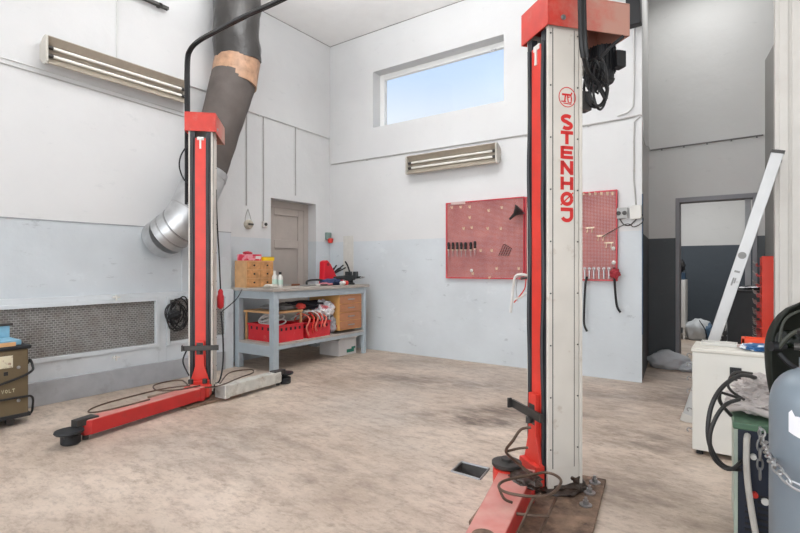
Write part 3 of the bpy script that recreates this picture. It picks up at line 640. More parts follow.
tg.build('toe_guard_loop', m_rod, near, smooth=True)
tg = MB().tube([RP(533, 475, .24), RP(505, 481, .24), RP(499, 488, .24), RP(510, 494, .24), RP(535, 497, .24), RP(552, 494, .24), RP(561, 483, .24), RP(556, 476, .24), RP(545, 473, .24)], .0065, closed=True)
tg.tube([RP(499, 488, .24), RP(504, 499, .20), RP(512, 503, .18)], .006); tg.build('toe_guard_ring', m_rod, near, smooth=True)
tg = MB().tube([RP(541, 494, .235), RP(533, 500, .2), RP(524, 520, .14), RP(514, 540, .12)], .0065).tube([RP(556, 498, .2), RP(550, 512, .14), RP(540, 533, .12), RP(534, 545, .12)], .0065).tube([RP(515, 514, .15), RP(532, 516, .15), RP(549, 517, .15)], .0065)
tg.build('toe_guard_rail', m_rod, near, smooth=True)
# motor hanging below the hood
def kw(w_, d_): q = K + ax2*w_ + ax1*d_; return I1 @ cf(q.x, q.y)
mo = kw(.425, .13); mt = MB(); mt.lathe([(.062, 2.25), (.066, 2.265), (.066, 2.43)], (mo.x, mo.y, 0), seg=28)
for i in range(20): a = 2*pi*i/20; mt.box(.06, .076, -.0025, .0025, 2.29, 2.43, RM((mo.x, mo.y, 0), a))
mot = mt.build('motor', mat('motor_black', (34, 35, 38), .45, .2, var=.3), near)
MB().lathe([(.03, 2.222), (.062, 2.235), (.07, 2.25)], (mo.x, mo.y, 0), seg=28).build('fan_cowl', m_black, mot, smooth=True)
q = kw(.478, .06); MB().box(-.03, .03, -.03, .03, 2.30, 2.39, RM((q.x, q.y, 0))).build('terminal_box', m_black, mot, bevel=.005)
q = kw(.25, .05); MB().box(-.012, .012, -.006, .006, 2.23, 2.435, RM((q.x, q.y, 0))).build('hanger_strap', m_offwh, near, bevel=.002)
q = kw(.225, .02); MB().box(-.02, .02, -.01, .01, 2.27, 2.41, RM((q.x, q.y, 0))).build('hinge', m_steel, near, bevel=.003)
q = kw(.235, .03); MB().box(-.03, .03, -.03, .03, 2.03, 2.13, RM((q.x, q.y, 0))).build('switch_box', m_dsteel, near, bevel=.004)
# cable loops
cl = MB()
def C3(u, v, t): return I1 @ W(u, v, t)
for cu, cv, ru, rv_, tt in ((598, 82, 9, 24, 2.60), (596, 88, 12, 20, 2.62), (600, 85, 7, 25, 2.58), (593, 76, 8, 16, 2.61), (598, 94, 9, 13, 2.64)):
    cl.tube([C3(cu+ru*cos(a), cv+rv_*sin(a), tt+.03*sin(2*a)) for a in [2*pi*i/12 for i in range(12)]], .0065, 7, True)
cl.tube([C3(623, 37, 2.62), C3(610, 48, 2.62), C3(598, 62, 2.62)], .009)
cl.tube([C3(584, 58, 2.49), C3(588, 72, 2.55), C3(598, 85, 2.60), C3(606, 100, 2.62)], .012)
for i in range(7): a = i*.9; cl.tube([C3(592+10*cos(a), 84+13*sin(a), 2.63), C3(592+4*cos(a+2), 84+6*sin(a+2), 2.6), C3(592-8*cos(a), 84-9*sin(a+1), 2.61)], .005)
cl.build('cable_loops', m_hose, near, smooth=True)

# far lift
RZ2 = heading(169.6)
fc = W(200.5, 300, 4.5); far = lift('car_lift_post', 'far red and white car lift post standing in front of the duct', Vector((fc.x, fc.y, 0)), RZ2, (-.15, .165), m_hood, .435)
I2 = inv(far)
MB().box(-.36, .27, -.30, .24, 0, .02, Matrix.Rotation(radians(45), 4, 'Z')).build('base_plate', m_rust, far, bevel=.003)
fo = lambda u, v, z=0: Fl(u, v, z)
r1, M1, L1 = arm(far, cf(-1.78, 4.33), cf(-2.20, 3.38), .15, .11, m_armred, label='red telescopic arm')
r2, M2, L2 = arm(far, cf(-1.60, 4.36), cf(-1.22, 4.98), .13, .10, m_armwh, label='bare white and grey arm reaching to the bench')
MB().box(.05, .19, -.11, .11, .04, .13).build('arm_yoke', m_red, far, bevel=.008)
for yy_ in (-.06, .06): MB().cyl((.11, yy_, .15), (.11, yy_, .19), .022).build('arm_pin', m_dsteel, far)
def R2(u, v, z): return I2 @ Fl(u, v, z)
tg = MB().tube([R2(190, 386, .22), R2(160, 390, .2), R2(112, 402, .17), R2(92, 409, .17), R2(90, 413, .17), R2(110, 410, .18), R2(150, 400, .2)], .006)
tg.tube([R2(200, 386, .22), R2(180, 390, .22), R2(158, 391, .22), R2(154, 386, .22), R2(168, 382, .22), R2(182, 381, .22), R2(188, 386, .22)], .006)
tg.tube([R2(205, 388, .22), R2(220, 386, .2), R2(240, 378, .15), R2(253, 373, .12), R2(250, 370, .12), R2(230, 373, .12), R2(220, 384, .16)], .006)
tg.build('toe_guard', m_rod, far, smooth=True)
# side cable loop + plug hanging cable
cl = MB().tube([I2 @ W(188, 145, 4.55), I2 @ W(181, 156, 4.55), I2 @ W(179.5, 168, 4.55), I2 @ W(184, 180, 4.55), I2 @ W(190, 184, 4.55)], .007)
cl.build('side_cable', m_hose, far, smooth=True); cl = MB(); cl.tube([I2 @ W(187, 350, 4.5), I2 @ W(183, 362, 4.45), I2 @ W(189, 376, 4.4)], .007); cl.build('side_cable', m_hose, far, smooth=True)

# hose from far post over to near one
hb = W(186, 205, 4.62)
r = thing('hydraulic_hose', 'black hose bundle rising from the far lift post and crossing overhead to the near post', 'hose', hb)
for k, (dx, dz) in enumerate(((0, 0), (.022, .004), (.010, .022))):
    D = Vector((dx*.6, dx, dz))
    pts = [W(186, 205, 4.62), W(186, 150, 4.62), W(185.8, 100, 4.62), W(186, 62, 4.62), W(189, 50, 4.58), W(197, 42, 4.5), W(213, 33, 4.38), W(246, 16, 4.1), W(280, .5, 3.82)]
    pts += [cf(-.3, 3.35, 3.29), cf(.35, 2.86, 3.31), cf(.72, 2.58, 3.30), cf(.85, 2.46, 3.18), cf(.885, 2.44, 3.0), W(580, 5, 2.44), W(581, 40, 2.44), W(583, 58, 2.46)]
    MB().tube([Vector(p)+D-hb for p in pts], .0125 if k < 2 else .009, 8, n=6).build('hose', m_hose, r, smooth=True)
# hanging red plug with cable right of far post
p = W(220.5, 300, 4.75)
r = thing('power_plug', 'red industrial plug hanging on its black cable right of the far post', 'plug', p)
MB().lathe([(.014, -.09), (.03, -.07), (.032, .03), (.024, .05), (.024, .08), (.012, .1)], (0, 0, 0)).build('connector', mat('plug_red', (190, 30, 40), .35), r, smooth=True)
MB().tube([W(221, 312, 4.75)-p, W(223, 340, 4.75)-p, W(223, 362, 4.7)-p, W(220, 380, 4.6)-p, W(214, 386, 4.55)-p], .008).tube([W(220.5, 290, 4.75)-p, W(219, 255, 4.75)-p, W(217, 220, 4.72)-p, W(216, 190, 4.70)-p], .007).build('cable', m_hose, r, smooth=True)
MB().tube([W(222, 312, 4.75)-p, W(236, 300, 4.9)-p, W(242, 290, 5.2)-p], .005).build('side_wire', m_hose, r, smooth=True)
# cable coil hanging on the wall behind far post
cc = PX(177, 315, XA+.1); r = thing('cable_coil', 'coil of black cable hung on the short heater grille', 'cable', cc)
mb = MB()
for i in range(7):
    mb.torus((.02*sin(i*2), .03*cos(i*3), .02*sin(i*5)), (.2*sin(i), 1, .25*sin(i*2)), (0, -.2*sin(i), 1), .10-.014*(i % 3), .17-.02*(i % 4), .007)
mb.build('coil', m_hose, r, smooth=True)
MB().cyl((-.05, 0, .16), (.04, 0, .16), .008).build('hook', m_dsteel, r)
MB().blob((.03, -.05, .0), (.03, .07, .05), 2, .3).build('plug', m_black, r, smooth=True)

# ------------------------------------------------------------------ pegboards
pg = bpy.data.materials.new('perforated_red_steel'); pg.use_nodes = True; n = pg.node_tree.nodes; l = pg.node_tree.links; b = n['Principled BSDF']; b.inputs['Roughness'].default_value = .5
t = n.new('ShaderNodeTexCoord'); s_ = n.new('ShaderNodeSeparateXYZ'); l.new(t.outputs['Object'], s_.inputs[0])
def mth(op, a, bb=None, c0=None):
    x = n.new('ShaderNodeMath'); x.operation = op
    for i, v in enumerate((a, bb, c0)):
        if v is None: continue
        if isinstance(v, (int, float)): x.inputs[i].default_value = v
        else: l.new(v, x.inputs[i])
    return x.outputs[0]
def fr_(o): return mth('SUBTRACT', mth('FRACT', mth('MULTIPLY', o, 1/.015)), .5)
fx, fz = fr_(s_.outputs['X']), fr_(s_.outputs['Z'])
dd = mth('SQRT', mth('ADD', mth('MULTIPLY', fx, fx), mth('MULTIPLY', fz, fz)))
hole = mth('LESS_THAN', dd, .31)
nz = n.new('ShaderNodeTexNoise'); nz.inputs['Scale'].default_value = 5; nz.inputs['Detail'].default_value = 9; l.new(t.outputs['Object'], nz.inputs[0])
cr = n.new('ShaderNodeValToRGB'); cr.color_ramp.elements[0].position = .3; cr.color_ramp.elements[1].position = .7; cr.color_ramp.elements[0].color = (*srgb(168, 92, 90), 1); cr.color_ramp.elements[1].color = (*srgb(202, 128, 122), 1)
l.new(nz.outputs[0], cr.inputs[0]); l.new(cr.outputs[0], b.inputs['Base Color'])
tr_ = n.new('ShaderNodeBsdfTransparent'); mx = n.new('ShaderNodeMixShader'); l.new(hole, mx.inputs[0]); l.new(b.outputs[0], mx.inputs[1]); l.new(tr_.outputs[0], mx.inputs[2]); l.new(mx.outputs[0], n['Material Output'].inputs[0])
m_edge = mat('pegboard_edge_red', (198, 60, 70), .45, var=.08)
YP = YB-.035
def pegboard(x0, x1, z0, z1, label):
    r = thing('pegboard', label, 'pegboard', (x0, YB, z0)); W_ = x1-x0; h_ = z1-z0
    MB().box(0.012, W_-.012, -.037, -.035, .012, h_-.012).build('perforated_sheet', pg, r)
    MB().box(0, .012, -.045, -.001, 0, h_).box(W_-.012, W_, -.045, -.001, 0, h_).box(.012, W_-.012, -.045, -.001, 0, .012).box(.012, W_-.012, -.045, -.001, h_-.012, h_).build('edge_frame', m_edge, r)
    MB().box(.08, .28, -.05, -.036, h_-.03, h_+.003).build('top_clip', mat('dusty_pink', (196, 170, 166), .6), r) if x0 < -3 else None
pegboard(-3.165, -2.115, 1.048, 2.02, 'left red perforated tool board with few tools on the window wall')
pegboard(-2.105, -1.10, 1.046, 2.01, 'right red perforated tool board partly behind the near lift post')
m_hook = mat('hook_plate', (214, 196, 170), .4, .3, var=.1)
YF = YB-.0385
def hook(x, z, label, grp, w_=.02, d_=.035):
    r = thing('peg_hook', label, 'hook', (x, YF, z), 0, grp)
    MB().box(-w_/2, w_/2, -.004, 0, -.018, .018).build('plate', m_hook, r)
    MB().tube([(0, -.004, -.005), (0, -d_, -.008), (0, -d_-.006, .012)], .0035, 6).build('prong', m_hook, r)
def pb(u, v): q = PY(u, v, YF); return q.x, q.z
for k, (u, v) in enumerate(((452, 208), (461, 207.5), (470, 207.5), (470, 218))): hook(*pb(u, v), ['small pale hook nearest the upper left corner of the left board', 'middle one of the three small pale hooks topping the left board', 'right one of the three small pale hooks topping the left board', 'small pale hook just below the three hooks topping the left board'][k], 'hooks in the upper left of the left board')
for k, (u, v) in enumerate(((464, 229), (472, 228), (488, 229), (501, 229), (489, 211), (502, 208))): hook(*pb(u, v), ['first small hook from the left in the middle row of the left board', 'second small hook from the left in the middle row of the left board', 'third small hook from the left in the middle row of the left board', 'last small hook in the middle row of the left board', 'small lone hook at the top middle of the left board', 'small hook just left of the black funnel'][k], 'hooks in the upper middle of the left board')
for k, (u, v) in enumerate(((481, 251), (492, 251), (473, 274), (490, 278), (497, 269), (519, 269))): hook(*pb(u, v), ['small hook just right of the screwdriver row', 'small hook between the screwdrivers and the dark hex keys', 'small hook below the white knob at the bottom of the left board', 'small hook on the bottom edge of the left board', 'small hook below the dark hex keys', 'small hook above the white clamp on the left board'][k], 'hooks on the lower left board')
for k, u in enumerate((584, 590, 595.5, 601.5, 607.5, 612.5)): hook(*pb(u, 194), ORD[k]+' steel hook from the left along the top edge of the right board', 'hooks along the top of the right board')
for k, (u, v) in enumerate(((590, 229), (601, 237), (609, 244))):
    x, z = pb(u, v); r = thing('double_hook', ['highest', 'middle', 'lowest'][k]+' of the three pale double hooks stepping down the right board', 'hook', (x, YF, z), 0, 'double hooks on the right board')
    MB().box(-.045, .045, -.006, 0, 0, .015).build('plate', m_hook, r)
    for s in (-.025, .025): MB().tube([(s, -.006, .0), (s, -.02, -.04), (s, -.035, -.04)], .005, 6).build('prong', m_hook, r)
for i, u in enumerate((585, 589.5, 594, 599, 604, 609)):
    x, z = pb(u, 273); r = thing('wrench', ORD[i]+' small steel wrench from the left in the bottom row of the right board', 'wrench', (x, YF, z), 0, 'wrenches along the bottom of the right board')
    MB().box(-.006, .006, -.012, -.004, -.07, .03).build('shank', m_steel, r, bevel=.002)
    MB().prism(arc(0, 0, .016, .016, -50, 230, 10)+[(-.005, .004), (.005, .004)], .003, .013, Matrix(((1, 0, 0, 0), (0, 0, -1, 0), (0, 1, 0, .04), (0, 0, 0, 1)))).build('jaw', m_steel, r)
# screwdrivers
m_blk = mat('tool_handle_black', (28, 26, 28), .4, var=.1)
for i in range(7):
    x, z = pb(449.5+i*4.2 + (1 if i > 4 else 0), 250 if i != 6 else 249)
    r = thing('screwdriver', ORD[i]+' black handled screwdriver from the left in the row on the left board', 'screwdriver', (x, YF-.002, z), 0, 'screwdrivers in a row on the left board')
    MB().box(-.012, .012, -.03, 0, -.012, .0).build('holder', m_hook, r)
    MB().lathe([(.010, 0), (.016, .01), (.013, .035), (.017, .05), (.015, .085), (.006, .092)], (0, -.02, 0)).build('handle', m_blk, r, smooth=True)
    MB().cyl((0, -.02, -.09), (0, -.02, 0), .0045).build('blade', m_steel, r)
x, z = pb(503, 252)
for i in range(5):
    r = thing('hex_key', ORD[i]+' dark hex key from the left in the bunch on the left board', 'hex key', (x-.05+i*.03, YF-.002, z-.05), 0, 'hex keys on the left board')
    MB().tube([(0, -.01, 0), (.035, -.012, .07), (.06-.005*i, -.012, .13-.012*i), (.09-.01*i, -.012, .135-.012*i)], .0035, 6, smooth=False).build('key', m_blk, r)
# funnel
x, z = pb(519, 214); r = thing('funnel', 'black funnel hung on the upper right of the left board', 'funnel', (x, YF-.07, z))
dv = Vector((-.62, -.1, -.6)).normalized()
MB().lathe([(.075, 0), (.08, .004), (.07, .012), (.022, .085), (.011, .17), (.009, .17), (.02, .083), (.066, .014)], (.04, 0, .045), dv, seg=24).build('cone', m_blk, r, smooth=True)
# C clamp
pc = W(519, 290, 5.35); r = thing('white_clamp', 'white clamp with red strap hanging under the left board beside the near post', 'clamp', pc)
def pq(u, v): q = PY(u, v, pc.y); return q-pc
m_wcl = mat('clamp_white', (216, 214, 210), .4)
cp = MB().tube([pq(527, 276), pq(520, 275), pq(515, 278), pq(513, 290), pq(512, 300), pq(510.5, 313)], .016, 8)
cp.tube([pq(515, 300), pq(522, 297), pq(526, 293)], .012, 8); cp.build('frame', m_wcl, r, smooth=True)
MB().tube([pq(518, 278), pq(516, 290), pq(518, 302)], .005).build('screw', m_steel, r, smooth=True)
MB().tube([pq(526, 276), pq(525, 288), pq(520, 296), pq(514, 303)], .007).build('strap', m_red, r, smooth=True)
MB().tube([pq(521, 279), pq(530, 278)], .014).build('jaw', m_dsteel, r, smooth=True)
MB().cyl(pq(521, 276), pq(521, 276)+Vector((0, YF-pc.y, 0)), .006).build('hook', m_hook, r)
# crowbars
def crow(pts, label, r0=.012):
    q = PY(*pts[0], YB-.07); r = thing('pry_bar', label, 'pry bar', q)
    MB().tube([PY(u, v, YB-.07)-q for u, v in pts], r0, 8).build('bar', m_black, r, smooth=True)
    MB().cyl((0, 0, -.02), (0, YF-(YB-.07), -.02), .006).build('hook', m_hook, r)
crow([(587, 277), (585.5, 284), (584.5, 300), (584, 318), (584.5, 326), (587, 332)], 'long black pry bar hanging from the right board nearest the lift post')
crow([(614, 268), (614.8, 285), (616, 300), (617.5, 308), (620.5, 313)], 'black pry bar with red handle at the right edge of the right board')
x, z = pb(616, 274); tag(MB().blob((x, YF-.05, z), (.05, .03, .05), 5, .3).build('red_rag', mat('dark_red_cloth', (150, 40, 50), .7)), 'dark red rag ball at the lower right corner of the right board', 'rag')
for k, (u, v) in enumerate(((613.5, 249), (614, 263), (472, 271))):
    x, z = pb(u, v); r = thing('round_knob', ['upper white round knob at the right edge of the right board', 'lower white round knob at the right edge of the right board', 'white round knob low on the left board'][k], 'knob', (x, YF, z), 0, 'white knobs on the tool boards')
    MB().lathe([(.012, 0), (.02, .008), (.02, .02), (.01, .026)], (0, 0, 0), (0, -1, 0)).build('cap', m_plastic, r, smooth=True)

# ------------------------------------------------------------------ workbench
BX0, BX1, BY0, BY1, BH = -5.0, -4.30, 3.66, 5.30, .95
r = thing('workbench', 'grey painted wooden workbench with a low shelf against the left wall', 'workbench', (BX0, BY0, 0))
LX, LY = BX1-BX0, BY1-BY0
m_top = mat('worn_bench_top', (176, 168, 160), .6, var=.12, scale=5, dirt=(120, 104, 90), dirt_amt=.6, dirt_scale=5, dirt_lo=.5, dirt_hi=.7)
MB().box(-.02, LX+.02, -.03, LY+.04, BH-.035, BH).build('worktop', m_top, r, bevel=.004)
MB().box(LX-.028, LX-.004, .075, LY-.052, BH-.12, BH-.036).box(.075, LX-.075, .004, .03, BH-.12, BH-.036).box(0.004, .03, .075, LY-.06, BH-.12, BH-.036).box(.05, LX-.05, LY-.03, LY-.012, BH-.12, BH-.036).build('apron', m_benchp, r, bevel=.003)
for x0, y0, ww in ((0, 0.0, .075), (LX-.075, 0.0, .075), (0, LY-.06, .05), (LX-.05, LY-.06, .05)):
    MB().box(x0+(.0), x0+ww, y0-.002, y0+ww, 0, BH-.036).build('leg', m_benchp, r, bevel=.004)
MB().box(.075, LX-.075, .0, .03, .18, .30).build('side_rail', m_benchp, r, bevel=.003)
MB().box(.0, LX-.0, .076, LY-.062, .30, .325).box(.076, LX-.076, .005, .0761, .30, .325).build('shelf', m_top, r, bevel=.003)
MB().box(LX-.03, LX-.005, .075, LY-.05, .26, .30).build('shelf_rail', m_benchp, r, bevel=.002)
SH = .325
# second short shelf board, and heap on it
bx = lambda x, y, z: (x, y, z)
r = thing('shelf_board', 'small pine board lying across the crate under the bench', 'board', (-4.66, 3.98, .655))
MB().box(-.28, .28, -.25, .2, 0, .025).build('plank', m_wood, r, bevel=.003)
for o_ in ((-.27, -.22), (.25, -.22), (-.27, .17), (.25, .17)): MB().box(o_[0], o_[0]+.02, o_[1], o_[1]+.02, SH-.655, 0).build('support', m_wood, r)
# red crate
def crate(cx, cy, lx, ly, h_, label):
    r = thing('plastic_crate', label, 'crate', (cx, cy, SH)); m_cr = mat('crate_red', (206, 38, 48), .4, var=.06, dirt=(220, 120, 110), dirt_amt=.5, dirt_scale=14, dirt_lo=.6, dirt_hi=.7)
    t_ = .008; mb = MB().box(-lx/2, lx/2, -ly/2, ly/2, 0, .008)
    for s in (-1, 1):
        mb.box(min(s*lx/2, s*(lx/2-t_)), max(s*lx/2, s*(lx/2-t_)), -ly/2, ly/2, .008, h_); mb.box(-lx/2+t_, lx/2-t_, min(s*ly/2, s*(ly/2-t_)), max(s*ly/2, s*(ly/2-t_)), .008, h_)
    mb.build('body', m_cr, r)
    MB().box(-lx/2-.01, lx/2+.01, -ly/2-.01, -ly/2, h_-.02, h_).box(-lx/2-.01, lx/2+.01, ly/2, ly/2+.01, h_-.02, h_).box(lx/2, lx/2+.01, -ly/2, ly/2, h_-.02, h_).box(-lx/2-.01, -lx/2, -ly/2, ly/2, h_-.02, h_).build('rim', m_cr, r, bevel=.003)
    for i in range(5):
        y = -ly/2+.06+i*(ly-.12)/4; MB().box(lx/2, lx/2+.002, y-.014, y+.014, h_-.07, h_-.035).build('slot', m_black, r)
        x = -lx/2+.06+i*(lx-.12)/4; MB().box(x-.014, x+.014, -ly/2-.002, -ly/2, h_-.07, h_-.035).build('slot', m_black, r)
    return r
crate(-4.62, 3.965, .52, .40, .20, 'left red plastic crate with white cable on the bench shelf')
crate(-4.52, 4.42, .36, .38, .19, 'right red plastic crate with straps on the bench shelf')
m_wc = mat('white_cable', (226, 224, 220), .4, var=.02)
random.seed(4)
r = thing('cable_bundle', 'tangled white cable lying in the left red crate', 'cable', (-4.62, 3.9, SH+.22)); mb = MB()
for i in range(8):
    a = random.uniform(-.3, .3); mb.torus((random.uniform(-.08, .1), random.uniform(-.06, .06), random.uniform(-.03, .05)), (cos(a), sin(a), .1), (-sin(a)*.4, cos(a)*.5, .45), random.uniform(.09, .14), random.uniform(.06, .1), .008)
mb.build('loops', m_wc, r, smooth=True)
r = thing('strap_bundle', 'orange and white straps spilling over the right red crate', 'straps', (-4.45, 4.36, SH+.2)); 
m_or = mat('orange_strap', (214, 110, 92), .6, var=.1)
for i in range(5):
    y = -.16+i*.07; MB().tube([(-.15, y+.03, -.02), (-.02, y+.08*sin(i), .10), (.10, y+.06, .04), (.14, y-.03+.03*i % .05, -.06), (.125, y+.02, -.16+.02*i)], .011, 6).build('strap', m_or if i % 2 == 0 else m_red, r, smooth=True)
for i in range(4): MB().tube([(-.12, -.2+.1*i, .03), (.03, -.1+.1*i, .12), (.11, .0+.08*i, .10), (.09, .1+.05*i, .0)], .008, 6).build('cord', m_wc, r, smooth=True)
tag(MB().blob((-4.55, 4.40, SH+.08), (.10, .14, .075), 3, .2).build('cardboard_wad', mat('tan_cardboard', (206, 160, 110), .7, var=.1)), 'tan crumpled cardboard inside the right red crate', 'cardboard')
m_bag = mat('grey_white_film', (206, 206, 210), .35, var=.2, scale=8, bump=.8, bscale=10)
tag(MB().blob((-4.48, 4.72, SH+.13), (.12, .1, .14), 6, .25, 2.2, 4, SH+.001, fold=.4).build('plastic_bag', mat('grey_bag', (150, 150, 156), .4, var=.2)), 'grey plastic bag standing beside the right crate on the bench shelf', 'bag')
r = thing('carrier_bag', 'white carrier bag with red print heaped on the bench shelf', 'bag', (-4.47, 4.62, SH+.33))
MB().blob((0, 0, 0), (.13, .15, .10), 9, .3, 2.6, 4, fold=.6).build('film', mat('white_film', (226, 224, 228), .35, var=.1, dirt=(200, 40, 60), dirt_amt=.9, dirt_scale=6, dirt_lo=.57, dirt_hi=.6, bump=.6, bscale=12), r, smooth=True)
tag(MB().blob((-4.66, 4.45, SH+.38), (.26, .35, .05), 12, .4, 3, 4).build('cloth_heap', mat('dark_cloth', (62, 60, 66), .8, var=.3)), 'dark cloths and tools heaped under the worktop', 'cloths')
tag(MB().blob((-4.62, 4.02, SH+.385), (.22, .2, .035), 15, .3, 3, 4, .681).build('grey_sack', mat('grey_sack_cloth', (150, 146, 144), .8, var=.2)), 'grey folded sack on the pine board under the bench', 'sack')
tag(MB().blob((-4.42, 4.18, SH+.39), (.05, .07, .04), 17, .3, 3, 3).build('orange_grip', mat('orange_red_grip', (206, 70, 60), .5)), 'small orange red rag at the front of the heap under the worktop', 'rag')
# drawer unit
r = thing('drawer_unit', 'light wood drawer unit hung under the right end of the workbench', 'drawers', (-4.33, 5.0, .36))
m_ply = mat('honey_plywood', (222, 170, 104), .45, var=.06, scale=4); m_dr = mat('drawer_oak', (180, 122, 84), .5, var=.12, scale=14)
MB().box(-.55, 0, -.23, .22, 0, .468).build('carcass', m_ply, r, bevel=.002)
for i in range(4):
    z0 = .012+i*.113; d = MB().box(0, .012, -.222, .212, z0, z0+.105).build('drawer', m_dr, r, bevel=.002)
    MB().box(.012, .02, -.07, .06, z0+.045, z0+.06).build('label_holder', m_steel, d, bevel=.001)
MB().lathe([(.016, 0), (.016, .004)], (-.05, -.23, .06), (0, -1, 0)).build('sticker', m_red, r)
# white box under shelf
r = thing('cardboard_box', 'white cardboard box with green print on the floor under the bench', 'box', (-4.42, 5.02, 0)); 
m_wb = mat('white_card', (214, 210, 208), .6, var=.04)
MB().box(-.35, .0, -.16, .2, 0, .215).build('carton', m_wb, r, bevel=.003)
MB().quad((0, -.16, .215), (0, .2, .215), (.03, .2, .245), (.03, -.12, .25)).quad((0, -.16, .212), (.03, -.12, .247), (.03, .2, .242), (0, .2, .212)).build('flap', m_wb, r)
MB().box(0, .0015, .0, .15, .03, .075).box(0, .0015, .1, .18, .075, .1).build('printed_label', mat('print_green', (30, 120, 100), .5), r)
# things on the bench top
r = thing('parts_cabinet', 'small pine parts cabinet with drawers on the left end of the workbench', 'cabinet', (-4.93, 3.86, BH)); 
MB().box(-.07, .15, -.2, .2, 0, .32).build('carcass', m_wood, r, bevel=.002)
m_osb = mat('knotty_pine', (196, 142, 92), .5, var=.3, scale=16)
for i in range(3):
    for j in range(2):
        y0 = -.19+j*.195; z0 = .012+i*.102
        d = MB().box(.15, .158, y0, y0+.185, z0, z0+.095).build('drawer', m_osb, r, bevel=.002)
        MB().lathe([(.005, 0), (.011, .012), (.009, .018)], (.158, y0+.09, z0+.048), (1, 0, 0), 12).build('knob', m_black, d)
r = thing('red_carton', 'red and pink carton on top of the pine parts cabinet', 'box', (-4.89, 3.78, BH+.321), radians(6))
MB().box(-.09, .09, -.1, .12, 0, .075).build('carton', mat('red_pink_card', (214, 44, 74), .5, var=.1, dirt=(232, 160, 170), dirt_amt=.9, dirt_scale=9, dirt_lo=.5, dirt_hi=.56), r, bevel=.003)
MB().box(.0905, .0925, .02, .1, .02, .055).build('printed_panel', m_plastic, r)
MB().blob((0, -.02, .09), (.05, .06, .02), 2, .2).build('lid_flap', mat('carton_deep_red', (180, 24, 50), .5), r)
r = thing('yellow_box', 'flat yellow box on top of the pine parts cabinet', 'box', (-4.88, 3.99, BH+.321)); MB().box(-.08, .1, -.08, .09, 0, .035).build('case', mat('yellow_plastic', (236, 196, 30), .4), r, bevel=.004)
MB().box(-.08, .1, -.08, .09, .036, .048).build('lid', mat('yellow_plastic_lid', (226, 182, 24), .4), r, bevel=.003)
def bottle(x, y, h_, rr, m, capm, label):
    r = thing('spray_bottle', label, 'bottle', (x, y, BH)); MB().lathe([(rr*.92, 0), (rr, .008), (rr, h_*.62), (rr*.8, h_*.72), (rr*.4, h_*.8), (rr*.4, h_*.84)], seg=20).build('body', m, r, smooth=True)
    MB().lathe([(rr*.5, h_*.84), (rr*.5, h_), (rr*.3, h_)], seg=16).build('cap', capm, r, smooth=True)
    MB().lathe([(rr+.001, h_*.2), (rr+.001, h_*.5)], seg=20).build('paper_label', mat('label_pale_green', (190, 214, 200), .5), r, smooth=True)
bottle(-4.60, 3.93, .2, .03, m_plastic, m_plastic, 'taller white bottle in front of the pine parts cabinet')
bottle(-4.52, 3.945, .185, .032, m_plastic, m_blk, 'white bottle with dark cap and pink back label right of the parts cabinet')
tag(MB().blob((-4.46, 3.75, BH+.022), (.05, .09, .022), 6, .4, 3, 4, BH+.001, fold=.5).build('paper_wad', mat('crumpled_paper', (206, 200, 190), .7, var=.15)), 'crumpled paper wad on the bench in front of the parts cabinet drawers', 'paper')
random.seed(8)
def bar_thing(name, label, pts, rr, m, cat, grp=None, m2=None):
    r = thing(name, label, cat, pts[0], 0, grp); P0 = Vector(pts[0]); MB().tube([Vector(p)-P0 for p in pts], rr, 8).build('shaft', m, r, smooth=True)
    if m2:
        a, b_ = Vector(pts[-2])-P0, Vector(pts[-1])-P0; MB().tube([a, b_], rr*1.7, 10, smooth=False).build('grip', m2, r, smooth=True)
B = BH+.016
bar_thing('hand_tool', 'brown handled file behind the white bottles', [(-4.75, 4.15, B), (-4.72, 4.3, B), (-4.70, 4.42, B)], .008, m_steel, 'tool', None, mat('brown_wood', (120, 72, 44), .5))
bar_thing('hand_tool', 'steel spanner lying in the middle of the bench', [(-4.5, 4.25, B), (-4.46, 4.4, B), (-4.44, 4.5, B)], .009, m_steel, 'tool')
bar_thing('hand_tool', 'white grip pliers at the front of the bench middle', [(-4.4, 4.62, B), (-4.42, 4.5, B), (-4.4, 4.42, B)], .009, m_dsteel, 'tool', None, m_plastic)
bar_thing('water_hose', 'black hose arched on the bench left of the red can', [(-4.5, 4.36, B), (-4.55, 4.42, B+.05), (-4.55, 4.6, B+.06), (-4.5, 4.8, B+.03), (-4.5, 4.95, B)], .013, m_hose, 'hose')
tag(MB().blob((-4.52, 4.82, BH+.04), (.09, .17, .045), 5, .35, 3, 4, BH+.001, fold=.4).build('blue_cloth', mat('navy_cloth', (52, 66, 104), .8, var=.25)), 'navy blue cloth bundled on the bench by the red can', 'cloth')
tag(MB().blob((-4.47, 4.66, BH+.02), (.06, .12, .022), 8, .3, 3, 4, BH+.001).build('pink_rag', mat('pink_cloth', (206, 130, 140), .8)), 'pale pink rag on the bench front in the middle', 'rag')
r = thing('paint_roller', 'small red and white roller lying on the front of the bench', 'roller', (-4.38, 4.93, BH+.03))
MB().cyl((0, -.07, 0), (0, .0, 0), .025).build('sleeve', m_plastic, r, smooth=True); MB().cyl((0, .0, 0), (0, .05, 0), .03).build('end', m_red, r, smooth=True)
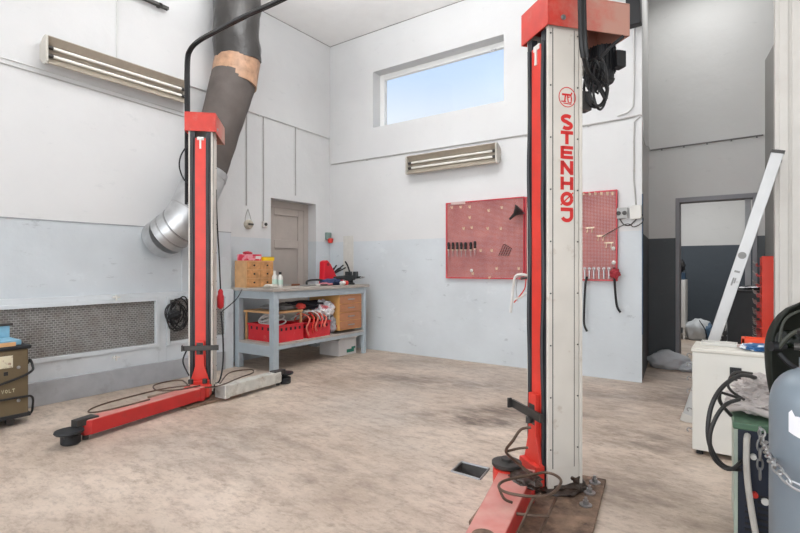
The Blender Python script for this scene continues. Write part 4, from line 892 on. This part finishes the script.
# red oil can / folding stand (triangular)
r = thing('red_fan_cover', 'bright red triangular guard standing on the bench near the corner', 'guard', (-4.80, 5.04, BH))
mb = MB(); mb.prism([(-.12, 0), (.30, 0), (.28, .06), (.14, .12), (.03, .28), (-.04, .34), (-.10, .32)], -.05, .05, Matrix.Rotation(radians(0), 4, 'Z') @ Matrix(((0, 0, 1, 0), (1, 0, 0, 0), (0, 1, 0, 0), (0, 0, 0, 1))))
mb.build('shell', mat('bright_red_plastic', (216, 24, 44), .35, var=.05), r, bevel=.012)
MB().cyl((-.055, -.04, .28), (.06, -.04, .28), .022).build('pivot', mat('deep_red_plastic', (150, 16, 30), .4), r, smooth=True)
r = thing('brush_bundle', 'bundle of dark brushes and wires behind the red guard', 'brushes', (-4.90, 5.22, BH))
for i in range(9):
    a = -.5+i*.13; MB().tube([(0, 0, 0.0), (.0, .06*a, .12), (.03, .38*a+.08, .24+.03*sin(i*2))], .009, 6, rad=lambda t: .005+.007*t).build('bristle_rod', m_black if i % 3 else m_dsteel, r, smooth=True)
MB().lathe([(.04, 0), (.05, .08), (.045, .1)]).build('jar', m_dsteel, r, smooth=True)
# vise
vp = Vector((-4.50, 5.17, BH)); r = thing('bench_vise', 'black bench vise with upright handle on the right end of the workbench', 'vise', vp, radians(20))
m_v = mat('vise_black', (44, 46, 48), .45, .4, var=.25)
MB().lathe([(.075, 0), (.075, .02), (.05, .03), (.05, .06)]).build('base', m_v, r, smooth=True)
MB().box(-.06, .07, -.045, .045, .06, .13).box(-.045, .02, -.06, .06, .13, .18).build('body', m_v, r, bevel=.006)
MB().box(.07, .11, -.06, .06, .08, .18).box(.0, .17, -.02, .02, .085, .115).build('jaw', m_v, r, bevel=.006)
MB().cyl((.11, 0, .10), (.20, 0, .10), .014).cyl((.19, -.09, .10), (.19, .09, .10), .006).build('screw_handle', m_steel, r, smooth=True)
MB().tube([(-.01, .03, .18), (-.02, -.02, .26), (-.04, -.06, .32)], .011, 8).build('lever', m_v, r, smooth=True)
MB().cyl((-.22, -.03, .08), (-.05, 0, .10), .03).build('barrel', m_v, r, smooth=True)

# ------------------------------------------------------------------ battery charger on left
r = thing('battery_charger', 'brown wheeled battery charger cabinet with a blue tray at the left edge', 'charger', (-4.48, 1.43, 0))
m_br = mat('olive_brown_enamel', (104, 90, 66), .45, var=.1, dirt=(78, 64, 50), dirt_amt=.6, dirt_scale=6, dirt_lo=.5, dirt_hi=.7)
MB().box(-.36, 0, -.62, 0, .075, .575).build('cabinet', m_br, r, bevel=.012)
MB().box(-.38, .012, -.64, .015, .575, .602).build('top_rim', m_black, r, bevel=.006)
MB().box(-.37, .01, -.63, .012, .06, .09).build('bottom_rim', m_black, r, bevel=.006)
MB().box(-.32, -.05, -.55, -.03, .603, .64).box(-.32, -.30, -.55, -.03, .6401, .73).build('tray', mat('light_blue_plastic', (126, 172, 194), .45, var=.1), r, bevel=.004)
MB().box(-.34, -.29, -.6, -.01, .7301, .75).build('lid_edge', m_dsteel, r, bevel=.004)
MB().box(-.02, .0, -.6, -.08, .603, .632).build('wood_strip', m_wood, r, bevel=.002)
MB().box(0, .003, -.21, -.10, .445, .535).build('gauge', mat('cream_gauge', (214, 206, 180), .4, dirt=(120, 60, 50), dirt_amt=.7, dirt_scale=30, dirt_lo=.55, dirt_hi=.65), r)
MB().box(0, .004, -.155, -.13, .39, .418).build('switch', m_black, r)
for y, z in ((-.065, .44), (-.065, .19), (-.36, .17)): MB().lathe([(.012, 0), (.012, .006), (.006, .008)], (0, y, z), (1, 0, 0), 12).build('screw', m_steel, r)
tx = MB(); m_vt = mat('pale_print', (196, 190, 160), .5)
yv = PX(2.5, 392, -4.48).y-1.43
for i, ch in enumerate('VOLT'):
    M = Matrix(((0, 0, 1, .0), (.017, 0, 0, yv+.001+i*.022), (0, .027, 0, .272), (0, 0, 0, 1)))
    for st in strokes(ch): tx.ribbon(st, .2, M, .0015)
tx.build('lettering', m_vt, r)
for y in (-.1, -.5):
    for x in (-.06, -.3):
        MB().cyl((x-.012, y, .03), (x+.012, y, .03), .03).box(x-.008, x+.008, y-.012, y+.012, .03, .08).build('caster', m_dsteel, r, smooth=True)
MB().tube([(.015, -.6, .27), (.02, -.3, .31), (.02, -.08, .36), (.012, .015, .40), (-.02, .03, .44), (-.04, .02, .48), (-.05, .01, .45)], .009).build('power_cable', m_hose, r, smooth=True)
MB().tube([(.012, -.6, .215), (.014, -.3, .215), (.014, -.05, .215), (.0, .02, .20), (-.03, .035, .12), (-.06, .03, .06), (-.2, .02, .03)], .008).build('ground_cable', m_hose, r, smooth=True)

# ------------------------------------------------------------------ floor drain
c0 = (dr[0]+dr[1]+dr[2]+dr[3])/4; r = thing('floor_drain', 'square steel floor drain pit with broken cover in front of the near lift', 'drain', (c0.x, c0.y, -.12))
q = [p-c0 for p in dr]; mb = MB(); lo = [p+Vector((0, 0, .0)) for p in q]; hi = [p+Vector((0, 0, .12)) for p in q]
for i in range(4): mb.quad(lo[i], lo[(i+1) % 4], hi[(i+1) % 4], hi[i])
mb.quad(*lo); mb.build('pit_wall', mat('pit_dark', (96, 92, 88), .7, var=.3, scale=12), r)
mb = MB()
for i in range(4):
    a, b_ = q[i]*1.0, q[(i+1) % 4]*1.0; mb.tube([a+Vector((0, 0, .122)), b_+Vector((0, 0, .122))], .007, 6, smooth=False)
mb.build('rim', m_steel, r)
mb = MB()
for k in range(5):
    f = .15+k*.17; a = q[0].lerp(q[3], f); b_ = q[1].lerp(q[2], f); mb.tube([a.lerp(b_, .0)+Vector((0, 0, .06)), a.lerp(b_, .45)+Vector((0, 0, .05))], .006, 6, smooth=False)
mb.tube([q[0].lerp(q[1], .35)+Vector((0, 0, .05)), q[3].lerp(q[2], .35)+Vector((0, 0, .06))], .007, 6, smooth=False); mb.build('grate', m_steel, r)

# ------------------------------------------------------------------ alcove things
r = thing('dust_sheet', 'pale grey sheet bundle on the floor at the alcove corner', 'sheet', (-.74, 6.55, 0))
MB().blob((0, 0, .08), (.21, .15, .12), 21, .2, 1.8, 4, .001, fold=.3).blob((.2, -.03, .04), (.16, .1, .07), 23, .25, 2, 4, .001).build('cloth', mat('grey_sheet', (186, 190, 194), .7, var=.12, bump=.4, bscale=12), r, smooth=True)
r = thing('white_cupboard', 'white cupboard on legs seen through the alcove doorway', 'cupboard', (-1.1, 9.45, 0))
MB().box(-.35, .30, -.2, .2, .2, .98).build('carcass', m_white, r, bevel=.004)
for x in (-.33, .28):
    for y in (-.18, .18): MB().box(x-.015, x+.015, y-.015, y+.015, 0, .2).build('leg', m_plastic, r)
MB().box(.18, .2, -.225, -.2, .7, .87).build('handle', m_black, r)
MB().box(.25, .3, -.205, -.2, .2, .98).build('dark_edge', m_white, r)
r = thing('tool_case', 'black and blue machine on top of the white cupboard', 'machine', (-.93, 9.42, .981))
MB().box(-.1, .12, -.08, .1, 0, .12).build('base', mat('dull_blue', (44, 66, 88), .5), r, bevel=.01)
MB().blob((0, 0, .23), (.11, .1, .12), 31, .3, 3, 4).build('top_motor', m_black, r, smooth=True)
MB().cyl((.08, -.1, .26), (.08, -.13, .26), .03).build('dial', m_dsteel, r)
r = thing('sack_bag', 'white plastic sack with a blue side on the back room floor', 'bag', (-.62, 9.35, 0))
MB().blob((0, 0, .16), (.2, .16, .19), 33, .16, 1.8, 4, .001, fold=.3).build('sack', mat('white_sack', (196, 200, 202), .5, var=.12, bump=.6, bscale=8), r, smooth=True)
MB().blob((.14, -.02, .15), (.08, .13, .15), 35, .2, 1.8, 4, .001).build('blue_side', mat('sack_blue', (70, 100, 126), .5), r, smooth=True)
MB().tube([(.02, -.17, .34), (.1, -.2, .2), (.13, -.19, .05)], .008).build('handle_strap', m_black, r, smooth=True)
r = thing('clothes_heap', 'patterned grey and white clothes heaped behind the ladder', 'clothes', (-.17, 8.1, 0))
MB().blob((0, 0, .25), (.2, .2, .3), 41, .2, 2, 4, .001, fold=.3).build('garments', mat('patterned_cloth', (70, 70, 72), .8, var=.2, dirt=(206, 204, 200), dirt_amt=1, dirt_scale=9, dirt_lo=.5, dirt_hi=.53), r, smooth=True)
MB().blob((.02, 0, .55), (.13, .15, .09), 43, .25, 2, 4).build('tan_garment', mat('tan_cloth', (170, 140, 104), .8, dirt=(60, 54, 48), dirt_amt=.8, dirt_scale=7, dirt_lo=.5, dirt_hi=.55), r, smooth=True)
# tool chest
r = thing('tool_chest', 'black steel tool chest with pale drawer fronts left of the red rack', 'tool chest', (.03, 6.32, 0), radians(-26))
m_bk = mat('chest_black', (50, 52, 54), .5, .2, var=.12)
MB().box(-.13, .19, -.15, .15, .05, .93).build('carcass', m_bk, r, bevel=.006)
MB().box(-.14, .20, -.16, .16, .93, .955).build('top_tray', m_black, r, bevel=.004)
for i in range(6):
    d = MB().box(-.14, -.13, -.14, .14, .08+i*.14, .2+i*.14).build('drawer', mat('chest_drawer_grey', (96, 98, 100), .5, .2), r, bevel=.003)
    MB().box(-.152, -.14, -.13, .13, .178+i*.14, .188+i*.14).build('handle', m_steel, d)
for x in (-.1, .16):
    for y in (-.12, .12): MB().cyl((x, y-.01, .025), (x, y+.01, .025), .025).box(x-.006, x+.006, y-.006, y+.006, .025, .05).build('caster', m_black, r)
r = thing('tool_tray', 'small heap of dark tools on top of the black tool chest', 'tools', (.03, 6.32, .956)); MB().blob((0.02, 0, .015), (.1, .08, .03), 45, .4, 3, 3, .001).build('heap', m_black, r); MB().cyl((-.08, -.05, .02), (.08, -.08, .03), .008).build('shaft', m_steel, r)
# red rack
r = thing('red_rack', 'tall red metal rack with rows of wire hooks beside the white pier', 'rack', (.09, 5.3, 0))
m_rk = mat('rack_red', (246, 72, 52), .4, var=.04)
MB().box(.03, .42, 0, .02, 0, 1.29).box(.03, .05, .02, .72, 0, 1.29).box(.03, .42, .70, .72, 0, 1.29).box(.05, .42, .02, .7, 1.27, 1.29).box(.05, .42, .02, .7, 0, .04).build('cabinet', m_rk, r, bevel=.003)
for i in range(13):
    z = .12+i*.09
    MB().box(.0, .03, .01, .70, z, z+.008).box(-.005, .0, .01, .70, z, z+.03).build('hook_rail', mat('rail_red', (190, 62, 58), .45), r)
    for y in (.02, .2, .4, .6): MB().tube([(.0, y, z+.03), (-.02, y, z+.035), (-.03, y, z+.05)], .005, 6).build('wire_hook', m_steel, r)
# ladder
r = thing('aluminium_ladder', 'white aluminium ladder leaning against the pier', 'ladder', (-.375, 4.36, 0))
tp = Vector((.565, 0, 2.02)); ang = math.atan2(tp.x, tp.z); LL = tp.length
m_al = mat('ladder_white_aluminium', (198, 199, 199), .4, .2, var=.05, dirt=(150, 148, 146), dirt_amt=.5, dirt_scale=8, dirt_lo=.62, dirt_hi=.7)
ML = Matrix.Rotation(ang, 4, 'Y')
for y0, nm in ((0, 'rail'), (.36, 'rail')):
    o = MB().box(-.035, .04, y0, y0+.003, .03, LL, ML).box(-.035, -.032, y0, y0+.022, .03, LL, ML).box(.037, .04, y0, y0+.022, .03, LL, ML).build('side_rail', m_al, r, bevel=.001)
    MB().box(-.04, .045, y0-.003, y0+.025, .0, .06, ML).build('rubber_foot', m_plastic, o)
    MB().box(-.038, .043, y0-.002, y0+.024, LL-.02, LL+.004, ML).build('end_cap', m_dsteel, o)
for i in range(7): MB().box(-.015, .015, .003, .36, .25+i*.27, .28+i*.27, ML).build('rung', m_al, r)
m_stk = mat('faded_sticker', (140, 140, 138), .5, var=.2)
MB().lathe([(.026, 0), (.026, .001)], ML @ Vector((.0, -.001, 1.33)), (0, -1, 0), 20).build('round_sticker', m_stk, r)
for b_ in ((-.015, .02, 1.20, 1.215), (-.01, .0, 1.10, 1.16), (.003, .012, 1.12, 1.16), (-.02, .02, .60, .63)):
    MB().box(b_[0], b_[1], -.002, -.0005, b_[2], b_[3], ML).build('sticker', m_stk, r)

# ------------------------------------------------------------------ white metal cabinet
r = thing('white_cabinet', 'low white metal cabinet with hinge clips standing before the ladder', 'cabinet', (-.277, 3.645, 0))
MB().box(0, .56, 0, .35, .03, .655).build('body', mat('cabinet_cream', (226, 224, 216), .4, var=.02, dirt=(180, 170, 150), dirt_amt=.4, dirt_scale=5, dirt_lo=.6, dirt_hi=.72), r, bevel=.006)
MB().box(-.006, .566, -.006, .35, .655, .68).build('top', mat('cabinet_top', (222, 218, 208), .45, var=.04), r, bevel=.006)
for z in (.15, .28, .40, .48, .57, .63):
    MB().tube([(0, .02, z), (-.02, .01, z+.01), (-.028, .0, z), (-.02, -.008, z-.008)], .004, 6).build('hinge_clip', m_steel, r)
for x in (.04, .5):
    for y in (.04, .3): MB().cyl((x, y, 0), (x, y, .03), .02).build('foot', m_black, r)
MB().box(.2, .26, -.012, 0, .50, .58).build('door_catch', m_black, r, bevel=.003)
r = thing('paint_tray', 'white shallow tray on the left of the white cabinet top', 'tray', (-.16, 3.86, .681)); MB().box(-.08, .12, -.06, .06, 0, .008).box(-.08, .12, .052, .06, .008, .02).box(-.08, -.072, -.06, .052, .008, .02).box(.112, .12, -.06, .052, .008, .02).box(-.072, .112, -.06, -.052, .008, .02).build('dish', m_plastic, r, bevel=.002)
r = thing('blue_cloth', 'blue and white patterned cloth lying on the white cabinet', 'cloth', (.13, 3.78, .681)); MB().blob((0, 0, .012), (.14, .11, .025), 51, .35, 3, 4, .001, fold=.6).build('fabric', mat('blue_white_cloth', (60, 110, 160), .7, var=.2, dirt=(220, 226, 230), dirt_amt=1, dirt_scale=14, dirt_lo=.5, dirt_hi=.54), r, smooth=True)
r = thing('orange_bin', 'orange plastic bin on the back edge of the white cabinet', 'bin', (.10, 3.92, .681)); MB().prism([(-.1, -.055), (.11, -.055), (.11, .055), (-.1, .055)], 0, .008).prism([(-.1, -.055), (.11, -.055), (.12, -.065), (-.12, -.065)], .0, .055).prism([(-.12, .065), (.12, .065), (.11, .055), (-.1, .055)], 0, .055).box(-.12, -.1, -.065, .065, 0, .055).box(.11, .12, -.065, .065, 0, .055).build('tub', mat('orange_plastic', (240, 82, 40), .4, var=.04), r, bevel=.003)

# ------------------------------------------------------------------ welding machine
wp = W(736, 425, 2.1); r = thing('welding_machine', 'dark blue welding machine with a green top beside the gas cylinder', 'welding machine', (wp.x, wp.y, 0), radians(3))
HM = .535; m_nv = mat('navy_panel', (26, 34, 50), .4, var=.15); m_gn = mat('green_enamel', (84, 116, 92), .45, var=.08)
MB().box(0, .30, 0, .34, .04, HM-.03).build('case', m_nv, r, bevel=.004)
MB().box(-.012, .31, -.008, .35, HM-.03, HM).build('top_cover', m_gn, r, bevel=.006)
MB().box(-.004, .0, .0, .34, .04, HM-.03).build('side_panel', mat('pale_green_panel', (176, 184, 170), .45, var=.04), r, bevel=.003)
MB().box(-.008, .006, -.006, .0, .04, HM-.03).build('edge_post', mat('pale_green_edge', (166, 178, 164), .45), r)
for x in (.03, .27):
    for y in (.04, .3): MB().cyl((x, y, 0), (x, y, .04), .022).build('foot', m_black, r)
vt = MB()
for i in range(7):
    for j in range(4): vt.box(.03+j*.045, .065+j*.045, -.003, 0, .08+i*.025, .09+i*.025)
vt.build('vent_slots', m_black, r)
MB().cyl((.06, 0, .40), (.06, -.02, .40), .011).cyl((.10, 0, .22), (.10, -.012, .22), .014).build('knob', m_plastic, r, smooth=True)
MB().cyl((.065, 0, .24), (.065, -.015, .24), .012).build('indicator', m_red, r)
MB().tube([(.04, -.002, HM-.05), (.035, -.045, HM-.07), (.035, -.05, .35), (.05, -.05, .2), (.075, -.06, .06), (.12, -.09, .014), (.25, -.14, .014)], .012).build('pale_hose', mat('pale_rubber', (190, 186, 178), .5), r, smooth=True)
IM = (Matrix.Translation(r.location) @ Matrix.Rotation(radians(3), 4, 'Z')).inverted()
# cable coil on the side of the machine
cb0 = W(735, 400, 2.2); rc = thing('welding_cable', 'thick dark welding cable coiled over the left side of the welding machine', 'cable', cb0)
m_wcb = mat('welding_cable_rubber', (38, 37, 36), .5, var=.15)
def cw(u, v, t): return W(u, v, t)-cb0
MB().tube([cw(755, 378, 2.2), cw(740, 376, 2.12), cw(722, 388, 2.06), cw(711, 408, 2.04), cw(708, 435, 2.03), cw(714, 455, 2.03), cw(727, 468, 2.04), cw(748, 470, 2.14)], .009).build('outer_loop', m_wcb, rc, smooth=True)
MB().tube([cw(739, 400, 2.06), cw(726, 405, 2.02), cw(716, 418, 2.0), cw(710, 436, 2.0), cw(712, 455, 2.0), cw(722, 467, 2.0), cw(733, 469, 2.0), cw(745, 458, 2.12)], .008).build('middle_loop', m_wcb, rc, smooth=True)
MB().tube([cw(752, 374, 2.25), cw(735, 373, 2.2), cw(728, 384, 2.16), cw(732, 392, 2.15), cw(744, 400, 2.16)], .006).build('thin_cord', m_dsteel, rc, smooth=True)
MB().tube([cw(718, 392, 2.1), cw(728, 395, 2.1), cw(740, 399, 2.12)], .006).tube([cw(720, 390, 2.1), cw(720, 402, 2.1), cw(731, 416, 2.12)], .008).build('branch', m_wcb, rc, smooth=True)
# rag heap
rg = W(762, 412, 2.2); r = thing('rag_heap', 'crumpled pale grey rags on the green welding machine top', 'rags', (rg.x, rg.y, HM+.001))
m_rag = mat('pale_rag', (196, 188, 184), .85, var=.12, scale=9, bump=.9, bscale=22)
mb = MB().blob((0, 0.02, .05), (.125, .12, .055), 61, .28, 2.2, 5, 0, fold=.9).blob((-.0, .03, .11), (.09, .08, .055), 63, .35, 2.4, 5, 0, fold=.9)
mb.build('cloth', m_rag, r, smooth=True)
MB().tube([(-.12, -.05, .02), (-.05, -.10, .045), (.03, -.115, .03), (.10, -.09, .05)], .016, 10).build('fold', m_rag, r, smooth=True)
# gas cylinder
gp = cf((810-400)/F*1.6, 1.6); r = thing('gas_cylinder', 'grey gas cylinder with a torn white label at the right edge', 'gas cylinder', (gp.x, gp.y, 0))
m_gas = mat('grey_cylinder_paint', (122, 133, 142), .35, .1, var=.05, scale=5, dirt=(110, 116, 124), dirt_amt=.5, dirt_scale=5, dirt_lo=.58, dirt_hi=.72)
R_ = .108; prof = [(R_*.9, 0), (R_, .015), (R_, .74)] + [(R_*cos(a)**.8 if a < 1.5 else .03, .74+.125*sin(a)) for a in [radians(9*i) for i in range(1, 9)]] + [(.028, .868), (.028, .90)]
MB().lathe(prof, seg=48).build('body', m_gas, r, smooth=True)
MB().cyl((0, 0, .90), (0, 0, .97), .018).cyl((-.04, 0, .935), (.04, 0, .935), .012).build('valve', m_dsteel, r, smooth=True)
MB().lathe([(.03, .97), (.034, .975), (.034, .99), (.02, .995)], seg=16).build('hand_wheel', m_black, r, smooth=True)
# torn label wrapped on the shell
ca = math.atan2(-gp.y, -gp.x); mb = MB(); nseg = 14
for i in range(nseg):
    a0, a1 = ca-.5+i*.08, ca-.5+(i+1)*.08; z0 = .705-.006*i if i < 8 else .66+.004*(i-8); zz = [(.735+.012*sin(j*1.9)-(.02 if j in (4, 5) else 0)) for j in (i, i+1)]
    z2 = [.705-.005*i+.0003*i*i, .705-.005*(i+1)+.0003*(i+1)**2]
    pts = [((R_+.001)*cos(a0), (R_+.001)*sin(a0), z2[0]-.03), ((R_+.001)*cos(a1), (R_+.001)*sin(a1), z2[1]-.03), ((R_+.001)*cos(a1), (R_+.001)*sin(a1), zz[1]), ((R_+.001)*cos(a0), (R_+.001)*sin(a0), zz[0])]
    mb.quad(*pts)
mb.build('paper_label', mat('torn_paper', (228, 228, 232), .6), r)
# chain
chs = W(760, 428, 2.03)
rch = thing('steel_chain', 'steel chain from the welding machine across the gas cylinder', 'chain', chs)
def chain(pts, s):
    P_ = [Vector(p) for p in pts]; d = []; 
    sp = spline(P_, 12); acc = 0; step = .034; cur = [sp[0]]
    for a, b_ in zip(sp, sp[1:]):
        acc += (b_-a).length
        if acc >= step: cur.append(b_); acc = 0
    for i, (a, b_) in enumerate(zip(cur, cur[1:])):
        dd_ = (b_-a).normalized(); up = Vector((0, 0, 1)) if abs(dd_.z) < .8 else RT.copy(); sd = dd_.cross(up).normalized(); ot = dd_.cross(sd).normalized(); ax = sd if i % 2 else (sd+ot*.5).normalized()
        if i % 2: ax = ot
        MB().tube([(a+b_)/2+dd_*.0235*cos(t_)+ax*.0115*sin(t_) for t_ in [2*pi*k/10 for k in range(10)]], .0038, 6, True, n=3).build('link', m_steel, rch, smooth=True)
chain([cw2-chs for cw2 in (W(761, 430, 2.0), W(764, 443, 1.92), W(769, 455, 1.68), W(775, 466, 1.54), W(784, 478, 1.495), W(792, 485, 1.47), W(802, 490, 1.455), W(816, 493, 1.46), W(830, 492, 1.47))], 1)
chain([cw2-chs for cw2 in (W(760, 431, 2.0), W(760, 455, 2.0), W(760, 482, 2.0))], 1)
MB().cyl(Vector((0, 0, 0)), W(761, 430, 1.99)-chs, .006).build('eye_bolt', m_steel, rch)

# ------------------------------------------------------------------ welding helmet (seen from its open back)
hp = W(804, 347, 1.80)
r = thing('welding_helmet', 'dark green welding helmet hung over the gas cylinder valve', 'helmet', hp)
m_hel = mat('helmet_dark_green', (8, 16, 3), .75, var=.3, scale=5)
Mh = Matrix.Rotation(YAW, 4, 'Z')   # x right, y away
mb = MB(); rows = 18; cols = 20; V = []
for i in range(rows+1):
    a = i/rows; z = .165-.43*a
    hw = .143*(1-.30*((max(a, .42)-.42)/.58)**2.2)
    if a < .42: hw = .143*math.sqrt(max(.0, 1-((.42-a)/.43)**2))
    dp_ = .12*(hw/.143)
    row = []
    for j in range(cols+1):
        b_ = -pi/2+pi*j/cols
        p_ = Vector((hw*sin(b_), dp_*cos(b_)-.03, z)); row.append(mb.bm.verts.new(Mh @ p_))
    V.append(row)
for i in range(rows):
    for j in range(cols): mb.bm.faces.new((V[i][j], V[i][j+1], V[i+1][j+1], V[i+1][j]))
sh = mb.build('shell', m_hel, r, smooth=True); so = sh.modifiers.new('thick', 'SOLIDIFY'); so.thickness = .004
hb_ = MB().tube([Mh @ Vector(p_) for p_ in ((-.125, -.04, .0), (-.10, -.06, .05), (-.06, -.075, .075), (0, -.08, .085), (.06, -.075, .075), (.12, -.04, .0))], .007, 8)
hb_.tube([Mh @ Vector(p_) for p_ in ((-.12, -.035, .0), (-.10, -.03, .09), (-.05, -.03, .13), (.03, -.03, .145))], .005, 8)
hb_.build('headband', mat('grey_band', (60, 62, 54), .4, var=.1), r, smooth=True)
MB().box(-.05, .05, -.09, -.06, .05, .095, Mh).build('brow_pad', m_black, r, bevel=.006)
MB().tube([Mh @ Vector(p_) for p_ in ((-.115, -.03, -.02), (-.09, -.06, -.06), (-.04, -.08, -.08), (.04, -.08, -.08), (.11, -.04, -.02))], .009, 8).build('neck_strap', m_black, r, smooth=True)
MB().cyl(Mh @ Vector((-.145, -.03, .005)), Mh @ Vector((-.11, -.03, .005)), .017).cyl(Mh @ Vector((-.11, -.03, .005)), Mh @ Vector((-.09, -.03, .005)), .009).build('pivot_knob', m_black, r, smooth=True)
MB().box(-.05, .05, .075, .085, -.02, .05, Mh).build('lens', mat('dark_lens', (14, 22, 12), .1), r, bevel=.004)
